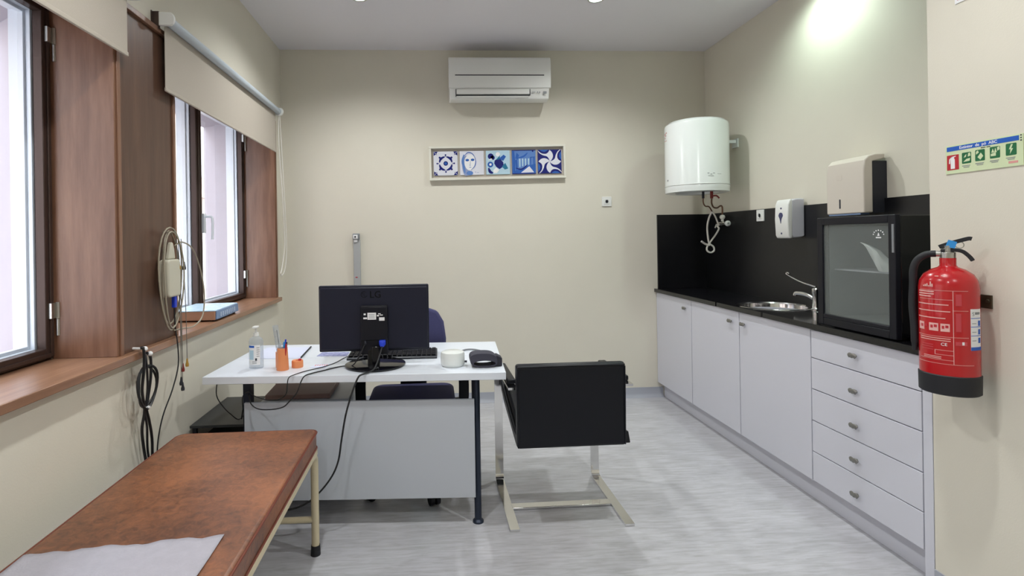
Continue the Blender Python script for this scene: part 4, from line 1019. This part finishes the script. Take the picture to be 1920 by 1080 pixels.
# LG mark and round face logo, barely lighter than the housing
lgm = MB().text('LG', .046, (-.309, my - .0125, 1.062), (1, 0, 0), (0, 0, 1), depth=.0006, bold=.0006)
cx_, cz_ = -.335, 1.078
lgm.tube([(cx_ + .0145 * math.cos(a), my - .0125, cz_ + .0145 * math.sin(a)) for a in [i * PI / 12 for i in range(3, 24)]], .0014, 6)
lgm.box(cx_ - .001, cx_ + .001, my - .0135, my - .012, cz_ - .006, cz_ + .008).box(cx_, cx_ + .007, my - .0135, my - .012, cz_ - .008, cz_ - .006).cyl((cx_ - .007, my - .0135, cz_ + .005), (cx_ - .007, my - .012, cz_ + .005), .0022, n=10)
tag(obj('brand_mark', lgm, mat('embossed_black', '040408', .5, spec=.2), pb), 'black embossed letters and round logo')
obj('neck', MB().prism([(2.548, .742), (2.580, .742), (2.596, .80), (2.597, .845), (2.575, .845), (2.566, .80)], -.318, -.262, 'x').box(-.296, -.262, 2.540, 2.552, .744, .835), 'black_gloss', mn, bevel=.003)
obj('base', MB().lathe([(.0001, 0), (.140, 0), (.146, .004), (.146, .009), (.140, .012), (.05, .017), (.0001, .018)], (-.288, 2.612, ZT), 56), 'black_gloss', mn)
vg = obj('video_plug', MB().box(-.262, -.232, my - .062, my - .036, .838, .862).box(-.257, -.237, my - .068, my - .06, .832, .856), 'blue', mn, bevel=.003)
tag(vg, 'blue video plug')
obj('power_plug', MB().cyl((-.325, my - .058, .846), (-.330, my - .035, .856), .005, n=10), 'ink', mn)

# cables on and under the desk
def cable(name, pts, r, mt, label, k=6):
    return tag(obj(name, MB().tube(pts, r, 8, k=k), mt, loc=pts[0]), label, 'cable')
cable('monitor_cable', [(-.247, 2.535, .834), (-.256, 2.50, .80), (-.272, 2.465, .757), (-.288, 2.455, .742), (-.31, 2.435, .737), (-.33, 2.415, .735), (-.345, 2.407, .722), (-.37, 2.400, .66), (-.40, 2.40, .56), (-.42, 2.40, .45), (-.435, 2.40, .36), (-.465, 2.40, .29), (-.52, 2.405, .22), (-.58, 2.41, .17), (-.66, 2.42, .14), (-.80, 2.45, .12), (-.95, 2.52, .03), (-1.02, 2.58, .008)], .0042, 'blackcable', 'thick black cable hanging from the monitor down the front of the desk')
cable('power_cable', [(-.330, 2.545, .843), (-.350, 2.54, .80), (-.385, 2.55, .750), (-.42, 2.60, .735), (-.46, 2.585, .734), (-.52, 2.52, .734), (-.56, 2.47, .735), (-.585, 2.432, .733), (-.60, 2.425, .71), (-.62, 2.425, .66), (-.66, 2.44, .615), (-.69, 2.45, .590), (-.74, 2.455, .580), (-.80, 2.46, .582), (-.84, 2.48, .60), (-.88, 2.56, .62), (-.93, 2.65, .56), (-.97, 2.72, .455)], .0028, 'blackcable', 'thin black cable crossing the left of the desk and drooping at the front')
cable('keyboard_cable', [(-.448, 2.80, .737), (-.47, 2.76, .734), (-.49, 2.68, .734), (-.53, 2.60, .734), (-.60, 2.52, .734), (-.635, 2.455, .735), (-.655, 2.430, .728), (-.66, 2.42, .70), (-.665, 2.42, .66), (-.70, 2.44, .63), (-.76, 2.47, .618), (-.83, 2.50, .63), (-.868, 2.53, .642), (-.92, 2.60, .60), (-.94, 2.66, .52), (-.955, 2.74, .4535)], .0022, 'blackcable', 'thin grey-black cable from the keyboard over the desk edge')
cable('wall_cable', [(-1.02, 2.56, .70), (-1.03, 2.57, .62), (-1.02, 2.62, .55), (-1.0, 2.66, .50), (-.985, 2.72, .4535), (-.98, 2.80, .4535)], .0025, 'blackcable', 'thin dark cable dropping from under the desktop to the low black table')

# keyboard
kb = thing('keyboard', 'black keyboard lying behind the monitor stand', 'keyboard', (-.215, 2.812, ZT), -.02)
obj('case', MB().prism([(-.085, 0), (.078, 0), (.078, .020), (.070, .022), (-.078, .011), (-.085, .006)], -.230, .230, 'x'), mat('kb_slate', '1d222e', .4), kb, bevel=.002, world=False)
k0 = None
for r_ in range(5):
    for c_ in range(18):
        if k0 is None:
            k0 = obj('key', MB().prism(rrect(-.0105, .0105, -.0105, .0105, .003, 2), 0, .008), 'black', kb, bevel=.002, seg=1, world=False); kk = k0
        else:
            kk = k0.copy(); COL.objects.link(kk); kk.parent = kb
        kk.location = (-.213 + c_ * .0250, -.058 + r_ * .027, .0135 + r_ * .0018)

# sanitizer bottle
bx, by = -.862, 2.628
sb = thing('sanitizer_bottle', 'clear pump bottle of hand sanitizer at left end of the desk', 'bottle', (bx, by, ZT))
obj('bottle', MB().lathe([(.0001, 0), (.030, 0), (.034, .004), (.034, .128), (.030, .142), (.016, .152), (.013, .156), (.0001, .157)], (bx, by, ZT), 36, sx=1.0, sy=.75), 'clear', sb)
def lpatch(mb, r, a0, a1, z0, z1, m):
    vs = []; fs = []; n = 14
    for i in range(n + 1):
        a = a0 + (a1 - a0) * i / n
        for z in (z0, z1): vs.append((bx + r * math.cos(a), by + r * .75 * math.sin(a), ZT + z))
    for i in range(n): fs.append((2 * i, 2 * i + 1, 2 * i + 3, 2 * i + 2))
    mb.add(vs, fs, m)
lb = MB(); lpatch(lb, .0345, -2.5, -.8, .020, .115, 0); lpatch(lb, .0348, -2.5, -1.6, .102, .112, 1); lpatch(lb, .0348, -2.4, -1.7, .045, .09, 2); lpatch(lb, .0348, -1.5, -1.25, .04, .052, 3)
for q in range(5): lpatch(lb, .0348, -1.3, -.9, .06 + .010 * q, .063 + .010 * q, 4)
for q in range(3): lpatch(lb, .0348, -1.9, -1.3, .026 + .005 * q, .028 + .005 * q, 4)
obj('label', lb, ['label_w', 'signblue', 'paleblue', 'ink', 'ink_grey'], sb)
obj('collar', MB().cyl((bx, by, ZT + .155), (bx, by, ZT + .172), .014, .012, n=20), 'white_plastic', sb)
obj('pump', MB().cyl((bx, by, ZT + .172), (bx, by, ZT + .195), .0045, n=12).prism(rrect(bx - .010, bx + .014, by - .028, by + .008, .006), ZT + .195, ZT + .204), 'white_plastic', sb, bevel=.002)

# pen cup with its contents, tape, orange pot
px_, py_ = -.722, 2.575
tag(obj('pen_cup', MB().lathe([(.0001, 0), (.028, 0), (.0285, .003), (.0235, .105), (.0215, .105), (.026, .006), (.0001, .006)], (px_, py_, ZT), 36), 'orange', loc=(px_, py_, ZT)), 'orange tapered pen cup beside the sanitizer bottle', 'pen cup')
tag(obj('orange_pot', MB().lathe([(.0001, 0), (.020, 0), (.020, .075), (.0001, .076)], (px_ - .028, py_ + .055, ZT), 24), 'orange', loc=(px_ - .028, py_ + .055, ZT)), 'shorter orange pot half hidden behind the pen cup', 'pot')
tg = thing('tape_roll', 'small orange reel lying right of the pen cup', 'tape roll', (px_ + .058, py_ + .045, ZT))
obj('reel', MB().lathe([(.010, 0), (.026, 0), (.027, .003), (.027, .030), (.025, .034), (.010, .034), (.010, 0)], (px_ + .058, py_ + .045, ZT), 28), 'orange', tg)
obj('red_tab', MB().box(px_ + .066, px_ + .078, py_ + .030, py_ + .042, ZT + .034, ZT + .042), 'signred', tg)
def stick(name, x, y, tx, ty, h, r, mt, label, cat, mt2=None):
    t = thing(name, label, cat, (x, y, ZT + .008))
    obj('barrel', MB().cyl((x, y, ZT + .008), (x + tx, y + ty, ZT + h * .8), r, n=10), mt, t)
    obj('cap', MB().cyl((x + tx, y + ty, ZT + h * .8), (x + tx * 1.25, y + ty * 1.25, ZT + h), r * 1.1, n=10), mt2 or mt, t)
stick('pen', px_ + .004, py_ - .006, .006, -.004, .135, .0035, 'tagblue', 'light blue pen in the orange cup', 'pen')
stick('pen', px_ + .010, py_ + .002, .007, .002, .130, .0035, 'ink', 'black pen in the orange cup', 'pen')
stick('pen', px_ + .010, py_ - .010, .010, -.006, .125, .0035, 'signred', 'red pen in the orange cup', 'pen')
stick('pen', px_ + .002, py_ + .012, .006, .008, .140, .0035, 'blue', 'dark blue pen at the back of the orange cup', 'pen')
rl = thing('ruler', 'transparent ruler with markings standing tilted in the orange cup', 'ruler', (px_ - .008, py_, ZT + .008))
rm = Matrix.Translation((px_ - .004, py_, ZT + .010)) @ Matrix.Rotation(-.14, 4, 'Y')
obj('blade', MB().box(-.013, .013, -.0012, .0012, 0, .205).xf(rm), 'clear', rl)
tk = MB()
for q in range(20): tk.box(-.0125, -.006 if q % 5 else -.001, -.0016, -.0012, .10 + q * .005, .101 + q * .005)
tk.box(.002, .006, -.0016, -.0012, .11, .18)
obj('markings', tk.xf(rm), 'ink_grey', rl)
tag(obj('clear_pouch', MB().box(px_ - .018, px_ + .012, py_ - .009, py_ - .007, ZT + .04, ZT + .128), 'clear', loc=(px_, py_ - .008, ZT + .04)), 'small clear plastic strip in front of the ruler in the orange cup', 'plastic strip')

# papers
def sheet(name, pts, mt, label, cat, z=ZT + .0004, th=.0012):
    return tag(obj(name, MB().prism(pts, z, z + th), mt, smooth=0, loc=(sum(p[0] for p in pts) / len(pts), sum(p[1] for p in pts) / len(pts), z)), label, cat)
sheet('document', [(-.975, 2.83), (-.700, 2.81), (-.715, 3.10), (-.96, 3.12)], 'paper', 'white sheet of paper lying behind the sanitizer bottle', 'paper')
tag(obj('pencil', MB().cyl((-.694, 2.815, ZT + .005), (-.706, 3.09, ZT + .005), .004, n=8), 'ink', loc=(-.7, 2.95, ZT)), 'dark thin pencil at right edge of the white sheet', 'pencil')
sheet('leaflet', [(-.622, 2.850), (-.462, 2.835), (-.462, 2.935), (-.612, 2.945)], 'leaflet', 'blue and white leaflet under the left edge of the monitor', 'leaflet')
sheet('card', [(-.600, 2.60), (-.525, 2.59), (-.515, 2.66), (-.585, 2.665)], 'paper', 'white card lying right of the orange reel', 'card')
random.seed(5)
cm = MB()
for q in range(6): cm.box(-.585 + q * .011, -.579 + q * .011, 2.625 + .006 * (q % 2), 2.650, ZT + .0017, ZT + .0021)
tag(obj('pill_blister', cm, 'ink_pink', smooth=0, loc=(-.55, 2.63, ZT + .0017)), 'reddish printed strip on the white card', 'printed strip')
sheet('note', [(-.515, 2.56), (-.45, 2.60), (-.40, 2.70), (-.46, 2.72), (-.50, 2.66)], mat('note_grey', 'bcc0c4', .7), 'pale crumpled note beside the monitor stand', 'note')
# pale strip along the desk edge
# white blood pressure unit and cuff
cxb, cyb = .088, 2.565
bpu = thing('pressure_monitor', 'round white blood pressure unit on the right of the desk', 'blood pressure unit', (cxb, cyb, ZT))
obj('body', MB().lathe([(.0001, 0), (.050, 0), (.056, .006), (.058, .015), (.058, .055), (.055, .066), (.045, .070), (.0001, .071)], (cxb, cyb, ZT), 44), 'enamel', bpu)
obj('knob', MB().cyl((cxb + .056, cyb - .01, ZT + .02), (cxb + .068, cyb - .012, ZT + .02), .005, n=10), 'ink', bpu)
cu = thing('cuff', 'rolled dark grey blood pressure cuff at the right edge of the desk', 'cuff', (.235, 2.545, ZT))
cmesh = MB(); vs = []; fs = []; nn_ = 40
for yy_ in (2.495, 2.580):
    for k_ in range(nn_):
        a_ = 2 * PI * k_ / nn_; c_, s_ = math.cos(a_), math.sin(a_)
        ox = .064 * (abs(c_) ** .7) * (1 if c_ > 0 else -1) - .006 * s_; oz = .033 * (abs(s_) ** .7) * (1 if s_ > 0 else -1)
        vs.append((.232 + ox, yy_, ZT + .0345 + oz))
    for k_ in range(nn_):
        a_ = 2 * PI * k_ / nn_; c_, s_ = math.cos(a_), math.sin(a_)
        vs.append((.236 + .052 * c_, yy_, ZT + .020 + .0135 * s_))
for k_ in range(nn_):
    q_ = (k_ + 1) % nn_
    fs += [(k_, q_, nn_ + q_, nn_ + k_), (2 * nn_ + k_, 3 * nn_ + k_, 3 * nn_ + q_, 2 * nn_ + q_), (k_, 2 * nn_ + k_, 2 * nn_ + q_, q_), (nn_ + k_, nn_ + q_, 3 * nn_ + q_, 3 * nn_ + k_)]
cmesh.add(vs, fs)
obj('wrap', cmesh, mat('cuff_grey', '3a3a46', .85), cu, bevel=.003)
obj('strap_end', MB().prism([(.275, ZT + .001), (.322, ZT + .001), (.322, ZT + .040), (.300, ZT + .052), (.275, ZT + .050)], 2.515, 2.575, 'y'), mat('cuff_strap', '2c2c36', .8), cu, bevel=.004)
tag(obj('air_hose', MB().tube([(.098, 2.625, ZT + .045), (.105, 2.68, ZT + .02), (.115, 2.77, ZT + .0055), (.15, 2.87, ZT + .0055), (.20, 2.90, ZT + .0055), (.25, 2.85, ZT + .0055), (.275, 2.75, ZT + .006), (.280, 2.65, ZT + .02), (.275, 2.585, ZT + .045)], .0042, 10, k=6), 'ink_grey', loc=(.2, 2.75, ZT)), 'grey rubber tube looping from the pressure unit to the cuff', 'hose')

# ------------------------------------------------------------------ things on and under the sill
def loop(cy_, cz_, ry, rz, x, tilt=0., n=28, ph=0, dx=.006):
    return [(x + dx * math.sin(a * 2 + ph), cy_ + ry * math.cos(a) + tilt * math.sin(a), cz_ + rz * math.sin(a)) for a in [2 * PI * i / n for i in range(n)]]
hc = thing('lead_bundle', 'looped beige leads with a white adapter hanging beside the far window', 'cable bundle', (-1.165, 2.43, 1.39))
obj('adapter', MB().prism(rrect(2.352, 2.462, 1.105, 1.270, .018, 5), -1.178, -1.135, 'x').prism([(2.385, 1.27), (2.445, 1.27), (2.437, 1.315), (2.425, 1.345), (2.41, 1.345), (2.40, 1.31)], -1.170, -1.148, 'x'), 'beige_plastic', hc, bevel=.008, seg=3)
lp = MB()
lp.tube(loop(2.400, 1.185, .100, .225, -1.150), .0034, 8, closed=True)
lp.tube(loop(2.408, 1.18, .088, .212, -1.142, ph=1), .0034, 8, closed=True)
lp.tube(loop(2.415, 1.19, .080, .205, -1.158, ph=2), .0034, 8, closed=True)
lp.tube(catmull([(-1.15, 2.44, 1.33), (-1.145, 2.50, 1.345), (-1.142, 2.60, 1.31), (-1.14, 2.68, 1.20), (-1.14, 2.715, 1.08), (-1.14, 2.69, .98), (-1.142, 2.60, .945), (-1.148, 2.50, .95), (-1.15, 2.42, .955)], 7), .0034, 8)
obj('leads', lp, mat('lead_beige', '9c9482', .45), hc)
wires = MB()
for a, b, c in (((2.455, 1.37), (2.462, 1.10), (2.460, .73)), ((2.47, 1.36), (2.476, 1.05), (2.472, .70)), ((2.50, 1.36), (2.515, 1.1), (2.520, .80)), ((2.45, 1.36), (2.455, 1.1), (2.478, .79))):
    wires.tube([(-1.15, *a), (-1.146, (a[0] + b[0]) / 2 + .004, (a[1] + b[1]) / 2), (-1.142, *b), (-1.14, (b[0] + c[0]) / 2, (b[1] + c[1]) / 2), (-1.14, *c)], .0016, 6, k=4)
obj('thin_wires', wires, 'cable', hc)
for (yy, zz, mt_, nm, tx) in ((2.460, .718, 'ink', 'plug', 'black plug'), (2.474, .690, 'ink', 'plug', 'black plug'), (2.478, .775, 'darkred', 'plug', 'red plug'), (2.520, .788, 'brass', 'plug', 'yellow plug'), (2.505, 1.235, 'ink', 'clip', 'black clip'), (2.457, 1.24, 'brass', 'clip', 'yellow clip')):
    tag(obj(nm, MB().lathe([(.0001, -.018), (.007, -.017), (.008, -.008), (.005, .004), (.003, .02), (.0001, .021)], (-1.14, yy, zz), 12), mt_, hc), tx)
tag(obj('blue_plug', MB().box(-1.158, -1.142, 2.418, 2.438, 1.055, 1.107), 'blue', hc, bevel=.003), 'dark blue connector')
obj('tail_lead', MB().tube([(-1.15, 2.428, 1.06), (-1.15, 2.43, 1.0), (-1.148, 2.435, .94), (-1.145, 2.44, .90), (-1.14, 2.435, .80), (-1.15, 2.40, .70), (-1.17, 2.355, .60), (-1.18, 2.33, .50), (-1.18, 2.32, .40), (-1.18, 2.32, .25)], .0030, 8, k=5), 'blackcable', hc)
obj('hook', MB().cyl((WL + .01, 2.43, 1.39), (-1.14, 2.43, 1.392), .004, n=10), 'steel', hc)

bc = thing('cable_coil', 'thick black cable tied in a coil on a white hook below the sill', 'cable bundle', (-1.16, 2.19, .92))
ck = MB(); x_ = -1.158
ck.tube([(x_ + .005, 2.155, .930), (x_ + .015, 2.16, .925), (x_ + .01, 2.17, .85), (x_, 2.172, .76), (x_, 2.185, .70), (x_ - .005, 2.195, .66), (x_ - .01, 2.185, .60), (x_ - .012, 2.20, .52), (x_ - .015, 2.23, .42), (x_ - .018, 2.25, .33), (x_ - .02, 2.255, .20)], .0055, 8, k=5)
ck.tube([(x_ + .01, 2.19, .905), (x_ + .012, 2.215, .88), (x_ + .008, 2.222, .80), (x_, 2.215, .72), (x_ - .002, 2.205, .68), (x_ - .006, 2.232, .62), (x_ - .008, 2.255, .54), (x_ - .012, 2.265, .44), (x_ - .016, 2.285, .34), (x_ - .02, 2.29, .20)], .0055, 8, k=5)
ck.tube([(x_ + .012, 2.175, .90), (x_ + .01, 2.19, .85), (x_ + .004, 2.205, .77), (x_ + .002, 2.197, .70), (x_ - .003, 2.197, .66), (x_ - .006, 2.215, .60), (x_ - .01, 2.225, .50), (x_ - .014, 2.262, .38), (x_ - .018, 2.275, .20)], .0045, 8, k=5)
ck.tube(loop(2.200, .765, .072, .085, x_ + .008), .0052, 8, closed=True)
ck.tube(loop(2.208, .765, .066, .080, x_ - .002, ph=1.5), .0045, 8, closed=True)
obj('cable', ck, 'blackcable', bc)
obj('cable_tie', MB().box(x_ - .012, x_ + .014, 2.188, 2.206, .680, .688), 'label_w', bc)
for yy, zz in ((2.168, .925), (2.205, .898)):
    obj('hook', MB().cyl((WL - .0, yy + .01, zz), (x_ + .012, yy, zz), .0055, n=10).sphere((x_ + .016, yy, zz), .010, 12), 'label_w', bc)
# device on the sill
dv = thing('sill_device', 'light blue topped flat electronic device lying on the far window sill', 'electronic device', (-1.27, 3.12, .915))
dR = Matrix.Translation((-1.285, 3.08, .922)) @ Matrix.Rotation(.04, 4, 'Z')
obj('body', MB().box(-.130, .105, -.155, .200, 0, .048).xf(dR), 'tan', dv, bevel=.003)
obj('top_cover', MB().box(-.132, .107, -.157, .202, .0482, .054).xf(dR), 'skyblue', dv, bevel=.002)
sp = obj('control_panel', MB().prism([(-.157, .003), (.203, .003), (.196, .050), (-.150, .050)], .105, .114, 'x').xf(dR), 'bluegrey', dv, bevel=.003)
for q in range(8): obj('button', MB().box(.114, .1165, -.105 + q * .032, -.092 + q * .032, .014, .038).xf(dR), mat('button_%s' % 'grey', 'b4c0d4', .4) if q == 0 else bpy.data.materials['button_grey'], sp)
for a, b in ((-.11, -.13), (.09, -.13), (-.11, .18), (.09, .18)): tag(obj('foot', MB().cyl((a, b, -.0068), (a, b, 0), .010, n=12).xf(dR), 'rubber', dv), 'black foot')
